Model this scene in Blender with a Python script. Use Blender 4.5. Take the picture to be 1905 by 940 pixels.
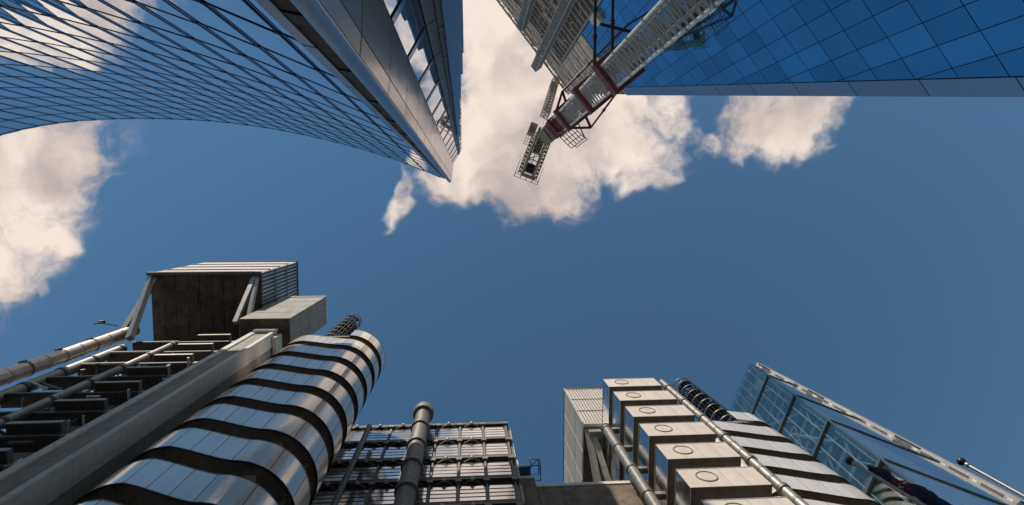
import bpy, bmesh, math, random
from mathutils import Vector, Matrix
random.seed(7)
for o in list(bpy.data.objects): bpy.data.objects.remove(o)
scene = bpy.context.scene
COL = scene.collection
rad = math.radians

# ------------------------------------------------------------------ camera
# pixels below are those of the 1905x940 photograph; X = picture right, Y = picture down, Z = up
EYE = 1.6
F, VPX, VPY, CX, CY = 1058.0, 869.0, 393.0, 952.5, 470.0
zc = Vector((VPX-CX, -(VPY-CY), -F)).normalized()
xc = Vector((1, 0, 0)); xc = (xc - zc*xc.dot(zc)).normalized()
yc = zc.cross(xc)
M = Matrix((xc, yc, zc))
cam = bpy.data.cameras.new('camera'); cam_o = bpy.data.objects.new('camera', cam); COL.objects.link(cam_o)
cam.sensor_width = 36.0; cam.lens = F*36.0/1905.0; cam.clip_start = .1; cam.clip_end = 5000
cam_o.matrix_world = Matrix.Translation((0, 0, EYE)) @ M.to_4x4()
scene.camera = cam_o
def ray(px, py):
    d = M @ Vector((px-CX, -(py-CY), -F)); return d/d.z
def at(px, py, h):                      # the point at height h above the eye seen at that pixel
    d = ray(px, py)*h; return Vector((d.x, d.y, h+EYE))
def pix(p):
    c = M.transposed() @ (Vector(p)-Vector((0, 0, EYE)))
    if c.z > -1e-3: return (-1e5, -1e5)
    s = F/-c.z; return (CX+c.x*s, CY-c.y*s)

# ------------------------------------------------------------------ sky, clouds, sun
SUN_AZ, SUN_EL = -112.0, 40.0           # degrees, azimuth from +X towards +Y
world = bpy.data.worlds.new('World'); scene.world = world; world.use_nodes = True
nt = world.node_tree; nt.nodes.clear()
def N(tree, typ, **kw):
    n = tree.nodes.new(typ)
    for k, v in kw.items(): setattr(n, k, v)
    return n
def math_n(tree, op, a, b=None, c=None, clamp=False):
    n = N(tree, 'ShaderNodeMath', operation=op); n.use_clamp = clamp
    for i, v in enumerate((a, b, c)):
        if v is None: continue
        if isinstance(v, (int, float)): n.inputs[i].default_value = v
        else: tree.links.new(v, n.inputs[i])
    return n.outputs[0]
def smooth_n(tree, v, a, b, t0=0.0, t1=1.0):
    n = N(tree, 'ShaderNodeMapRange', interpolation_type='SMOOTHSTEP')
    n.inputs['From Min'].default_value = a; n.inputs['From Max'].default_value = b
    n.inputs['To Min'].default_value = t0; n.inputs['To Max'].default_value = t1
    tree.links.new(v, n.inputs['Value']); return n.outputs['Result']
sky = N(nt, 'ShaderNodeTexSky', sky_type='NISHITA', sun_disc=False)
sky.sun_elevation = rad(SUN_EL); sky.sun_rotation = rad(90-SUN_AZ)
sky.air_density = 1.0; sky.dust_density = 0.0; sky.ozone_density = 1.6
hsv = N(nt, 'ShaderNodeHueSaturation'); hsv.inputs['Saturation'].default_value = 1.08; hsv.inputs['Hue'].default_value = .483; nt.links.new(sky.outputs[0], hsv.inputs['Color'])
gam = N(nt, 'ShaderNodeGamma'); gam.inputs['Gamma'].default_value = 1.12; nt.links.new(hsv.outputs[0], gam.inputs['Color'])
tc = N(nt, 'ShaderNodeTexCoord')
sep = N(nt, 'ShaderNodeSeparateXYZ'); nt.links.new(tc.outputs['Generated'], sep.inputs[0])
zz = math_n(nt, 'MAXIMUM', sep.outputs[2], .06)
cu = math_n(nt, 'DIVIDE', sep.outputs[0], zz); cv = math_n(nt, 'DIVIDE', sep.outputs[1], zz)
comb = N(nt, 'ShaderNodeCombineXYZ'); nt.links.new(cu, comb.inputs[0]); nt.links.new(cv, comb.inputs[1])
def noise_n(tree, vec, scale, detail, rough=.55, dist=0., lac=2.0):
    n = N(tree, 'ShaderNodeTexNoise', noise_dimensions='3D'); n.inputs['Scale'].default_value = scale
    n.inputs['Detail'].default_value = detail; n.inputs['Roughness'].default_value = rough
    n.inputs['Distortion'].default_value = dist; n.inputs['Lacunarity'].default_value = lac
    if vec is not None: tree.links.new(vec, n.inputs['Vector'])
    return n
warp = noise_n(nt, comb.outputs[0], 5.0, 4, .62)
wsub = N(nt, 'ShaderNodeVectorMath', operation='SUBTRACT'); nt.links.new(warp.outputs['Color'], wsub.inputs[0]); wsub.inputs[1].default_value = (.5, .5, .5)
wsc = N(nt, 'ShaderNodeVectorMath', operation='SCALE'); nt.links.new(wsub.outputs[0], wsc.inputs[0]); wsc.inputs['Scale'].default_value = .19
wadd = N(nt, 'ShaderNodeVectorMath', operation='ADD'); nt.links.new(comb.outputs[0], wadd.inputs[0]); nt.links.new(wsc.outputs[0], wadd.inputs[1])
P = wadd.outputs[0]
BLOBS = [(950, 60, 125, 220, 0, 1.0), (930, 250, 120, 110, 0, .95), (1000, 310, 120, 92, 0, .95), (1110, 255, 125, 96, -.15, .95), (865, 350, 95, 48, .1, .62),
         (1215, 210, 62, 80, 0, .72), (742, 365, 26, 62, .15, .60), (1450, 222, 98, 82, 0, .95), (1400, 270, 55, 46, 0, .6), (1545, 255, 24, 42, 0, .42),
         (1312, 255, 34, 32, .4, .40), (1190, 330, 90, 26, -.2, .42), (0, 290, 170, 110, 0, 1.0), (60, 395, 95, 90, 0, .62), (0, 470, 72, 88, .3, .78), (45, 545, 26, 20, 0, .5), (100, 530, 20, 14, .5, .36),
         (-280, 380, 260, 240, 0, 1.0), (-60, 1010, 190, 130, .25, 1.0), (980, -260, 330, 220, 0, 1.0), (1500, -420, 260, 160, 0, .8),
         (300, -520, 340, 190, 0, .9), (1650, 1500, 380, 200, 0, .9), (700, 1650, 300, 160, 0, .8)]
field = None
for (bx_, by_, ax_, ay_, an_, w_) in BLOBS:
    r0 = ray(bx_, by_)
    mp = N(nt, 'ShaderNodeMapping', vector_type='TEXTURE')
    mp.inputs['Location'].default_value = (r0.x, r0.y, 0); mp.inputs['Rotation'].default_value = (0, 0, an_)
    mp.inputs['Scale'].default_value = (1.16*ax_/F, 1.16*ay_/F, 1)
    nt.links.new(P, mp.inputs['Vector'])
    ln = N(nt, 'ShaderNodeVectorMath', operation='LENGTH'); nt.links.new(mp.outputs[0], ln.inputs[0])
    b = smooth_n(nt, ln.outputs['Value'], 1.5, .35, 0, w_)
    if field is None: field = b
    else:
        mx = N(nt, 'ShaderNodeMath', operation='SMOOTH_MAX'); mx.inputs[2].default_value = .2
        nt.links.new(field, mx.inputs[0]); nt.links.new(b, mx.inputs[1]); field = mx.outputs[0]
# beyond the picture the broken cloud goes on
far = noise_n(nt, comb.outputs[0], .55, 3, .5)
rr = N(nt, 'ShaderNodeVectorMath', operation='LENGTH'); nt.links.new(comb.outputs[0], rr.inputs[0])
farm = math_n(nt, 'MULTIPLY', smooth_n(nt, far.outputs[0], .50, .66), smooth_n(nt, rr.outputs['Value'], 1.3, 1.9))
field = math_n(nt, 'MAXIMUM', field, farm)
n1 = noise_n(nt, P, 9.0, 7, .62, .25)
n2 = noise_n(nt, P, 3.4, 3, .5, .15)
det = math_n(nt, 'ADD', math_n(nt, 'MULTIPLY', math_n(nt, 'SUBTRACT', n1.outputs[0], .5), 1.95), math_n(nt, 'MULTIPLY', math_n(nt, 'SUBTRACT', n2.outputs[0], .5), 1.0))
dens = math_n(nt, 'ADD', field, math_n(nt, 'MULTIPLY', det, smooth_n(nt, field, .06, .42)))
alpha = smooth_n(nt, dens, .17, .90)
# thick cloud hides its own light: brightest on the side of the sun, greyer in the hollows
off = N(nt, 'ShaderNodeVectorMath', operation='ADD'); nt.links.new(P, off.inputs[0]); off.inputs[1].default_value = (-.035, -.055, .0)
n3 = noise_n(nt, off.outputs[0], 3.4, 3, .5, .15)
sh = math_n(nt, 'ADD', math_n(nt, 'SUBTRACT', n2.outputs[0], n3.outputs[0]), math_n(nt, 'MULTIPLY', math_n(nt, 'SUBTRACT', n1.outputs[0], .5), .35))
ramp = N(nt, 'ShaderNodeValToRGB')
nt.links.new(smooth_n(nt, sh, -.26, .24), ramp.inputs[0])
ramp.color_ramp.elements[0].position = 0.0; ramp.color_ramp.elements[0].color = (.37, .315, .315, 1)
ramp.color_ramp.elements[1].position = .82; ramp.color_ramp.elements[1].color = (.88, .755, .665, 1)
e = ramp.color_ramp.elements.new(.4); e.color = (.62, .525, .485, 1)
csc = N(nt, 'ShaderNodeVectorMath', operation='SCALE'); nt.links.new(ramp.outputs[0], csc.inputs[0]); csc.inputs['Scale'].default_value = 10.5
mixc = N(nt, 'ShaderNodeMix', data_type='RGBA'); nt.links.new(alpha, mixc.inputs['Factor'])
nt.links.new(gam.outputs[0], mixc.inputs['A']); nt.links.new(csc.outputs[0], mixc.inputs['B'])
bg = N(nt, 'ShaderNodeBackground'); bg.inputs['Strength'].default_value = .10
nt.links.new(mixc.outputs['Result'], bg.inputs['Color'])
wo = N(nt, 'ShaderNodeOutputWorld'); nt.links.new(bg.outputs[0], wo.inputs[0])
sl = bpy.data.lights.new('sun', 'SUN'); sl.energy = 4.2; sl.angle = rad(.5); sl.color = (1, .89, .76)
so = bpy.data.objects.new('sun', sl); COL.objects.link(so)
sd = Vector((math.cos(rad(SUN_AZ))*math.cos(rad(SUN_EL)), math.sin(rad(SUN_AZ))*math.cos(rad(SUN_EL)), math.sin(rad(SUN_EL))))
so.rotation_euler = sd.to_track_quat('Z', 'Y').to_euler(); so.location = sd*300
vs = scene.view_settings; vs.view_transform = 'Standard'; vs.look = 'None'; vs.exposure = 0.0; vs.gamma = 1.0
scene.render.engine = 'CYCLES'

# ------------------------------------------------------------------ materials
def mat(name, col, rough=.5, metal=0., var=.12, scale=3., bump=0., spec=.5, ior=1.5, stretch=(1, 1, 1), rvar=0., col2=None, per_obj=0., stain=0.):
    m = bpy.data.materials.new(name); m.use_nodes = True; t = m.node_tree
    bs = t.nodes['Principled BSDF']
    bs.inputs['Roughness'].default_value = rough; bs.inputs['Metallic'].default_value = metal
    bs.inputs['IOR'].default_value = ior; bs.inputs['Specular IOR Level'].default_value = spec
    c = N(t, 'ShaderNodeTexCoord'); mp = N(t, 'ShaderNodeMapping'); mp.inputs['Scale'].default_value = stretch
    t.links.new(c.outputs['Object'], mp.inputs['Vector'])
    nz = noise_n(t, mp.outputs[0], scale, 6, .6)
    r = N(t, 'ShaderNodeMix', data_type='RGBA')
    lo = tuple(x*(1-var) for x in col) if col2 is None else col2
    r.inputs['A'].default_value = (*lo, 1); r.inputs['B'].default_value = (*[min(1, x*(1+var)) for x in col], 1)
    t.links.new(smooth_n(t, nz.outputs[0], .32, .68), r.inputs['Factor'])
    out = r.outputs['Result']
    if stain:
        mp2 = N(t, 'ShaderNodeMapping'); mp2.inputs['Scale'].default_value = (1.4, 1.4, .12); t.links.new(c.outputs['Object'], mp2.inputs['Vector'])
        ns = noise_n(t, mp2.outputs[0], 1.6, 5, .65)
        k = N(t, 'ShaderNodeMix', data_type='RGBA', blend_type='MULTIPLY'); t.links.new(smooth_n(t, ns.outputs[0], .45, .75, 0, stain), k.inputs['Factor'])
        t.links.new(out, k.inputs['A']); k.inputs['B'].default_value = (.35, .3, .25, 1); out = k.outputs['Result']
    if per_obj:
        oi = N(t, 'ShaderNodeObjectInfo'); hs = N(t, 'ShaderNodeHueSaturation')
        mr = N(t, 'ShaderNodeMapRange'); mr.inputs['To Min'].default_value = 1-per_obj; mr.inputs['To Max'].default_value = 1+per_obj
        t.links.new(oi.outputs['Random'], mr.inputs['Value']); t.links.new(mr.outputs[0], hs.inputs['Value']); t.links.new(out, hs.inputs['Color']); out = hs.outputs[0]
    t.links.new(out, bs.inputs['Base Color'])
    if rvar:
        t.links.new(smooth_n(t, nz.outputs[0], .3, .7, max(.01, rough-rvar), rough+rvar), bs.inputs['Roughness'])
    if bump:
        bn = N(t, 'ShaderNodeBump'); bn.inputs['Strength'].default_value = bump; bn.inputs['Distance'].default_value = .02
        t.links.new(nz.outputs[0], bn.inputs['Height']); t.links.new(bn.outputs[0], bs.inputs['Normal'])
    return m
MT = {}
MT['asphalt'] = mat('asphalt', (.05, .05, .052), .9, var=.3, scale=8)
MT['paving'] = mat('paving', (.22, .21, .2), .85, var=.2, scale=5)
MT['concrete'] = mat('concrete', (.33, .315, .28), .8, var=.12, scale=1.6, bump=.25, stain=.5)
MT['concrete_trim'] = mat('concrete_trim', (.68, .66, .61), .8, var=.08, scale=2.5, bump=.2, stain=.25)
MT['brown_concrete'] = mat('brown_concrete', (.19, .145, .11), .85, var=.25, scale=1.2, stain=.6)
MT['steel_panel'] = mat('steel_panel', (.95, .86, .77), .16, .46, var=.05, scale=2., stretch=(1, 1, .15), rvar=.05, bump=.02, per_obj=.04)
MT['pod_panel'] = mat('pod_panel', (.82, .72, .63), .35, .15, var=.03, scale=1.5, rvar=.05, per_obj=.03, stain=.10)
MT['pod_side'] = mat('pod_side', (.56, .57, .58), .14, 1., var=.10, scale=1.5, rvar=.05, per_obj=.10)
MT['dark_steel'] = mat('dark_steel', (.085, .075, .066), .55, .2, var=.3, scale=2)
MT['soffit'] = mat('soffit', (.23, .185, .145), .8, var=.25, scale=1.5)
MT['frame_grey'] = mat('frame_grey', (.16, .155, .145), .5, .5, var=.2, scale=3)
MT['light_metal'] = mat('light_metal', (.62, .61, .58), .35, .6, var=.1, scale=4)
MT['louvre'] = mat('louvre', (.70, .655, .61), .4, .3, var=.06, scale=3, per_obj=.05)
MT['pipe_grey'] = mat('pipe_grey', (.33, .31, .275), .45, .45, var=.12, scale=2, stain=.4)
MT['pipe_dark'] = mat('pipe_dark', (.20, .195, .175), .5, .35, var=.15, scale=2.5, stain=.4)
MT['pipe_beige'] = mat('pipe_beige', (.66, .57, .48), .35, .55, var=.1, scale=2, stain=.4)
MT['strip_glass'] = mat('strip_glass', (.86, .86, .84), .10, .8, var=.05, scale=.8, rvar=.04, per_obj=.08)
MT['pale_cast'] = mat('pale_cast', (.72, .71, .68), .4, .2, var=.05)
MT['curtain_glass'] = mat('curtain_glass', (.84, .90, .97), .012, 1., var=.04, scale=.3, per_obj=.03)
MT['mullion'] = mat('mullion', (.012, .03, .05), .4, .3, var=.2)
MT['return_glass'] = mat('return_glass', (.42, .52, .66), .05, .9, var=.1, per_obj=.12)
MT['clad_metal'] = mat('clad_metal', (.97, .89, .82), .18, .85, var=.03, scale=1.2, rvar=.03, per_obj=.02)
MT['clad_grey'] = mat('clad_grey', (.24, .26, .28), .5, .4, var=.12, scale=2, bump=.1, per_obj=.06)
MT['round_metal'] = mat('round_metal', (.36, .41, .47), .28, .8, var=.06, scale=1.5)
MT['blue_glass'] = mat('blue_glass', (.15, .46, .74), .02, .95, var=.06, scale=.12, per_obj=.16)
MT['blue_gap'] = mat('blue_gap', (.008, .03, .07), .4, .2)
MT['fascia'] = mat('fascia', (.40, .45, .53), .25, .9, var=.05, per_obj=.05)
MT['core_clad'] = mat('core_clad', (.54, .47, .40), .7, .1, var=.22, scale=.8, per_obj=.2, stain=.5)
MT['core_dark'] = mat('core_dark', (.07, .075, .08), .7, .1, var=.3, scale=.6)
MT['scaffold'] = mat('scaffold', (.30, .27, .24), .6, .4, var=.25)
MT['mast_white'] = mat('mast_white', (.50, .50, .48), .5, .1, var=.14, scale=2, stain=.3)
MT['mast_grey'] = mat('mast_grey', (.30, .32, .33), .55, .2, var=.2)
MT['oxide_red'] = mat('oxide_red', (.15, .035, .035), .55, .1, var=.25, scale=1.2, stain=.4)
MT['bright_red'] = mat('bright_red', (.40, .04, .09), .5, .1, var=.2)
MT['deck_beige'] = mat('deck_beige', (.42, .38, .32), .6, .1, var=.15)
MT['olive_steel'] = mat('olive_steel', (.26, .26, .21), .6, .2, var=.2)
MT['cage_black'] = mat('cage_black', (.03, .03, .034), .45, .5, var=.2)
MT['cage_ring'] = mat('cage_ring', (.17, .17, .17), .4, .6)
MT['teal_frame'] = mat('teal_frame', (.10, .14, .16), .4, .5)
MT['pale_brace'] = mat('pale_brace', (.70, .74, .72), .5, 0, var=.06)
MT['inner_dark'] = mat('inner_dark', (.46, .56, .57), .8, 0, var=.15, scale=.5)
MT['sheer_blue'] = mat('sheer_blue', (.62, .74, .82), .06, .9, var=.16, scale=1.2, stretch=(.25, .25, 4), per_obj=.08)
MT['fin_beige'] = mat('fin_beige', (.38, .335, .30), .5, .2, var=.1)
MT['pole_metal'] = mat('pole_metal', (.42, .37, .35), .35, .6, var=.08)
MT['ball_black'] = mat('ball_black', (.03, .025, .025), .35, .2)
MT['flag_navy'] = mat('flag_navy', (.012, .015, .045), .9, 0, var=.2, scale=8)
MT['flag_red'] = mat('flag_red', (.28, .02, .03), .9, 0, var=.15, scale=8)
MT['flag_white'] = mat('flag_white', (.7, .68, .66), .9, 0, var=.05)
MT['cradle_blue'] = mat('cradle_blue', (.015, .10, .24), .5, .2, var=.2)
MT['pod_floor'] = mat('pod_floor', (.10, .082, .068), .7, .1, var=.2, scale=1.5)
MT['dark_boards'] = mat('dark_boards', (.13, .095, .072), .85, var=.35, scale=1.0, per_obj=.12, stain=.6)
MT['brace_grey'] = mat('brace_grey', (.33, .335, .33), .55, .1, var=.15)
MT['body_dark'] = mat('body_dark', (.03, .035, .04), .8)
# see-through glass of the far wedge tower
g = bpy.data.materials.new('clear_glass'); g.use_nodes = True; t = g.node_tree; t.nodes.clear()
tr = N(t, 'ShaderNodeBsdfTransparent'); tr.inputs[0].default_value = (.84, .90, .89, 1)
gl = N(t, 'ShaderNodeBsdfGlossy'); gl.inputs['Color'].default_value = (.86, .90, .90, 1); gl.inputs['Roughness'].default_value = .03
mx = N(t, 'ShaderNodeMixShader'); lw = N(t, 'ShaderNodeLayerWeight'); lw.inputs['Blend'].default_value = .42
t.links.new(smooth_n(t, lw.outputs['Fresnel'], 0, 1, .14, .62), mx.inputs[0]); t.links.new(tr.outputs[0], mx.inputs[1]); t.links.new(gl.outputs[0], mx.inputs[2])
oo = N(t, 'ShaderNodeOutputMaterial'); t.links.new(mx.outputs[0], oo.inputs[0]); MT['clear_glass'] = g

# ------------------------------------------------------------------ builders
BASE = {}
class MB:
    def __init__(s): s.v = []; s.f = []
    def add(s, vs, fs):
        n = len(s.v); s.v += [Vector(p) for p in vs]; s.f += [tuple(i+n for i in f) for f in fs]; return s
    def box(s, x0, x1, y0, y1, z0, z1):
        return s.add([(x0, y0, z0), (x1, y0, z0), (x1, y1, z0), (x0, y1, z0), (x0, y0, z1), (x1, y0, z1), (x1, y1, z1), (x0, y1, z1)],
                     [(0, 3, 2, 1), (4, 5, 6, 7), (0, 1, 5, 4), (1, 2, 6, 5), (2, 3, 7, 6), (3, 0, 4, 7)])
    def obox(s, c, a, b, d):            # centre and three half-axes
        c, a, b, d = Vector(c), Vector(a), Vector(b), Vector(d)
        return s.add([c-a-b-d, c+a-b-d, c+a+b-d, c-a+b-d, c-a-b+d, c+a-b+d, c+a+b+d, c-a+b+d],
                     [(0, 3, 2, 1), (4, 5, 6, 7), (0, 1, 5, 4), (1, 2, 6, 5), (2, 3, 7, 6), (3, 0, 4, 7)])
    def beam(s, p, q, w, h=None, up=(0, 0, 1)):
        p, q = Vector(p), Vector(q); d = q-p; l = d.length; d.normalize(); up = Vector(up)
        if abs(d.dot(up)) > .98: up = Vector((0, 1, 0))
        a = d.cross(up).normalized(); b = a.cross(d)
        return s.obox((p+q)/2, d*l/2, a*w/2, b*(h or w)/2)
    def tube(s, p, q, r, n=10, r2=None):
        p, q = Vector(p), Vector(q); d = (q-p).normalized(); up = Vector((0, 0, 1)) if abs(d.z) < .9 else Vector((1, 0, 0))
        a = d.cross(up).normalized(); b = d.cross(a); r2 = r if r2 is None else r2
        vs = [p+(a*math.cos(6.28318*i/n)+b*math.sin(6.28318*i/n))*r for i in range(n)] + [q+(a*math.cos(6.28318*i/n)+b*math.sin(6.28318*i/n))*r2 for i in range(n)]
        return s.add(vs, [(i, (i+1) % n, n+(i+1) % n, n+i) for i in range(n)] + [tuple(range(n)), tuple(range(2*n-1, n-1, -1))])
    def lathe(s, c, prof, n=20, ax=(0, 0, 1)):   # prof: (radius, along)
        c = Vector(c); d = Vector(ax).normalized(); up = Vector((0, 0, 1)) if abs(d.z) < .9 else Vector((1, 0, 0))
        a = d.cross(up).normalized(); b = d.cross(a)
        vs = [c+d*z+(a*math.cos(6.28318*i/n)+b*math.sin(6.28318*i/n))*r for r, z in prof for i in range(n)]
        fs = [(k*n+i, k*n+(i+1) % n, (k+1)*n+(i+1) % n, (k+1)*n+i) for k in range(len(prof)-1) for i in range(n)]
        return s.add(vs, fs)
    def prism(s, poly, z0, z1):
        n = len(poly)
        return s.add([(x, y, z0) for x, y in poly]+[(x, y, z1) for x, y in poly],
                     [(i, (i+1) % n, n+(i+1) % n, n+i) for i in range(n)]+[tuple(range(n))[::-1], tuple(range(n, 2*n))])
    def slab(s, pts, off):              # polygon in space thickened by a vector
        n = len(pts); pts = [Vector(p) for p in pts]; off = Vector(off)
        return s.add(pts+[p+off for p in pts], [(i, (i+1) % n, n+(i+1) % n, n+i) for i in range(n)]+[tuple(range(n))[::-1], tuple(range(n, 2*n))])
    def mesh(s, name, m, base=(0, 0, 0), smooth=False):
        me = bpy.data.meshes.new(name); b = Vector(base)
        me.from_pydata([p-b for p in s.v], [], s.f)
        bm = bmesh.new(); bm.from_mesh(me); bmesh.ops.recalc_face_normals(bm, faces=bm.faces); bm.to_mesh(me); bm.free()
        me.materials.append(MT[m])
        if smooth:
            for p in me.polygons: p.use_smooth = True
            me.set_sharp_from_angle(angle=rad(40))
        return me
    def build(s, name, m, parent=None, smooth=False, base=None):
        b = BASE[parent.name] if parent else Vector(base or (0, 0, 0))
        o = bpy.data.objects.new(name, s.mesh(name, m, b, smooth)); COL.objects.link(o)
        if parent: o.parent = parent
        else: o.location = b
        BASE[o.name] = b
        return o
def inst(name, me, parent, loc=(0, 0, 0), rot=None):
    o = bpy.data.objects.new(name, me); COL.objects.link(o); o.parent = parent; o.location = loc
    if rot: o.rotation_euler = rot
    BASE[o.name] = BASE[parent.name]
    return o
def tag(o, label, cat, group=None, kind=None):
    if label: o['label'] = label
    if cat: o['category'] = cat
    if group: o['group'] = group
    if kind: o['kind'] = kind
    return o
def thing(name, loc, label, cat, group=None):
    o = bpy.data.objects.new(name, None); COL.objects.link(o); o.location = loc; BASE[o.name] = Vector(loc); o.empty_display_size = .5
    return tag(o, label, cat, group)
def box_part(name, m, parent, *a): return MB().box(*a).build(name, m, parent)

# ------------------------------------------------------------------ ground
tag(MB().add([(-900, -900, 0), (900, -900, 0), (900, 900, 0), (-900, 900, 0)], [(0, 1, 2, 3)]).build('ground', 'paving'), None, None, kind='structure')
tag(MB().add([(-90, 3.0, .004), (120, 3.0, .004), (120, 9.2, .004), (-90, 9.2, .004)], [(0, 1, 2, 3)]).build('road', 'asphalt'), None, None, kind='structure')
tag(MB().box(-90, 120, 2.7, 3.0, 0, .12).box(-90, 120, 9.2, 9.5, 0, .12).build('kerb', 'concrete_trim'), None, None, kind='structure')

# ------------------------------------------------------------------ stair towers: helical steel bands
def stair_tower(label, xl, xr, yc_, r, ztop, pitch, k0, k1, bh, partial):
    root = thing('stair_tower', (.5*(xl+xr), yc_, 0), label, 'stair tower', 'steel banded stair towers')
    base = BASE[root.name]
    hp = pitch/2
    def pos(sec, u, rr):               # sec 0 left arc, 1 front flat, 2 right arc, 3 rear flat
        if sec == 0:
            a = math.pi/2+math.pi*u; return xl+rr*math.cos(a), yc_+rr*math.sin(a), 0.
        if sec == 1: return xl+(xr-xl)*u, yc_-rr, -hp*u
        if sec == 2:
            a = 1.5*math.pi+math.pi*u; return xr+rr*math.cos(a), yc_+rr*math.sin(a), -hp
        return xr+(xl-xr)*u, yc_+rr, -hp-hp*u
    def smoothz(sec, u):               # soften the change of slope at the flights' ends
        e = .12
        if sec == 1:
            w = min(1, max(0, u)); s_ = w*w*(3-2*w)*.25+w*.75
            return -hp*s_
        if sec == 3:
            w = min(1, max(0, u)); return -hp-hp*(w*w*(3-2*w)*.25+w*.75)
        return 0. if sec == 0 else -hp
    npan = {0: 4, 1: 3, 2: 5, 3: 3}; g = .022
    L = {0: math.pi*r, 1: xr-xl, 2: math.pi*r, 3: xr-xl}
    def strip(sec, u0, u1, ro, ri, zt, zb, nseg):
        mb = MB(); vs = []
        for i in range(nseg+1):
            u = u0+(u1-u0)*i/nseg; z = smoothz(sec, u)+ztop
            for rr, dz in ((ro, zt), (ro, zb), (ri, zb), (ri, zt)):
                x, y, _ = pos(sec, u, rr); vs.append((x, y, z+dz))
        fs = []
        for i in range(nseg):
            for k in range(4): fs.append((4*i+k, 4*i+(k+1) % 4, 4*i+4+(k+1) % 4, 4*i+4+k))
        fs += [(0, 3, 2, 1), tuple(4*nseg+k for k in range(4))]
        return mb.add(vs, fs)
    pan = {}
    for sec in range(4):
        n = npan[sec]; gu = g/L[sec]
        pan[sec] = [strip(sec, i/n+gu, (i+1)/n-gu, r, r-.05, 0, -bh, 8 if sec in (0, 2) else 5).mesh('panel', 'steel_panel', base, True) for i in range(n)]
    back = {}; sof = {}
    for sec in range(4):
        back[sec] = strip(sec, 0, 1, r-.05, r-.10, -.03, -bh+.02, 20)
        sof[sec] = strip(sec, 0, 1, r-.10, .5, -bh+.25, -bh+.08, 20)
    lip = {sec: strip(sec, 0, 1, r+.03, r-.06, -bh+.005, -bh-.05, 24) for sec in range(4)}
    lip2 = {sec: strip(sec, 0, 1, r+.02, r-.06, .05, -.003, 24) for sec in range(4)}
    def join(dic, secs, m, nm):
        mb = MB()
        for s_ in secs: mb.add(dic[s_].v, dic[s_].f)
        return mb.mesh(nm, m, base, True)
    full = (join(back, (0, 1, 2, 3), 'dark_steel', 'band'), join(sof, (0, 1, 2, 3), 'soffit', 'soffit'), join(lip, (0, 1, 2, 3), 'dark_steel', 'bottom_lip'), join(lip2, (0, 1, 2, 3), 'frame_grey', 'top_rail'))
    part = (join(back, (2,), 'dark_steel', 'band'), join(sof, (2,), 'soffit', 'soffit'), join(lip, (2,), 'dark_steel', 'bottom_lip'), join(lip2, (2,), 'frame_grey', 'top_rail'))
    lm = []
    for (sec, u, rr) in ((0, .83, r-.75), (2, .12, r-.8), (2, .55, r-.7)):
        x, y, z = pos(sec, u, rr); z += ztop-bh+.03
        lm.append(MB().box(x-.28, x+.28, y-.14, y+.14, z-.05, z+.04).mesh('soffit_light', 'pale_cast', base))
    for k in range(k0, k1+1):
        top = k == k1
        ms = part if top else full
        b = inst('band', ms[0], root, (0, 0, k*pitch))
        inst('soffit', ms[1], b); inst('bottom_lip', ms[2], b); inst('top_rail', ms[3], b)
        for sec in ((2,) if top else (0, 1, 2, 3)):
            for me in pan[sec]:
                p = inst('panel', me, b); p.rotation_euler = (0, 0, 0)
        for me in (lm[1:] if top else lm): inst('soffit_light', me, b)
        if top and partial:
            inst('panel', pan[1][-1], b)
    # inner wall and posts down to the ground
    ri = r-1.25
    poly = [(xl+ri*math.cos(math.pi/2+math.pi*i/12), yc_+ri*math.sin(math.pi/2+math.pi*i/12)) for i in range(13)] + [(xr+ri*math.cos(-math.pi/2+math.pi*i/12), yc_+ri*math.sin(-math.pi/2+math.pi*i/12)) for i in range(13)]
    MB().prism(poly, 0, ztop+(k1-1)*pitch-bh+.3).build('stair_core', 'soffit', root)
    zr = ztop+(k1-1)*pitch
    polyr = [(xl+(r-.12)*math.cos(math.pi/2+math.pi*i/16), yc_+(r-.12)*math.sin(math.pi/2+math.pi*i/16)) for i in range(17)]+[(xr, yc_-r+.12), (xr, yc_+r-.12)]
    MB().prism(polyr, zr-.5, zr-.1).build('roof_slab', 'soffit', root)
    for a in (-.35, .25):
        MB().tube((xr+(r-.45)*math.cos(a), yc_+(r-.45)*math.sin(a), 0), (xr+(r-.45)*math.cos(a), yc_+(r-.45)*math.sin(a), ztop+(k1)*pitch-hp-bh), .16).build('post', 'frame_grey', root, True)
    return root
LEFT_TOP = 27.66+EYE
stair_tower('steel banded stair tower left of the dark office block, mirroring sky and cloud', -15.0, -11.2, 14.7, 2.9, LEFT_TOP, 3.9, -5, 8, 2.45, False)
stair_tower('steel banded stair tower between the white pods and the far glass tower', 25.3, 29.8, 24.8, 2.9, 44.2+EYE, 4.07, -8, 4, 2.5, True)

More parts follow.
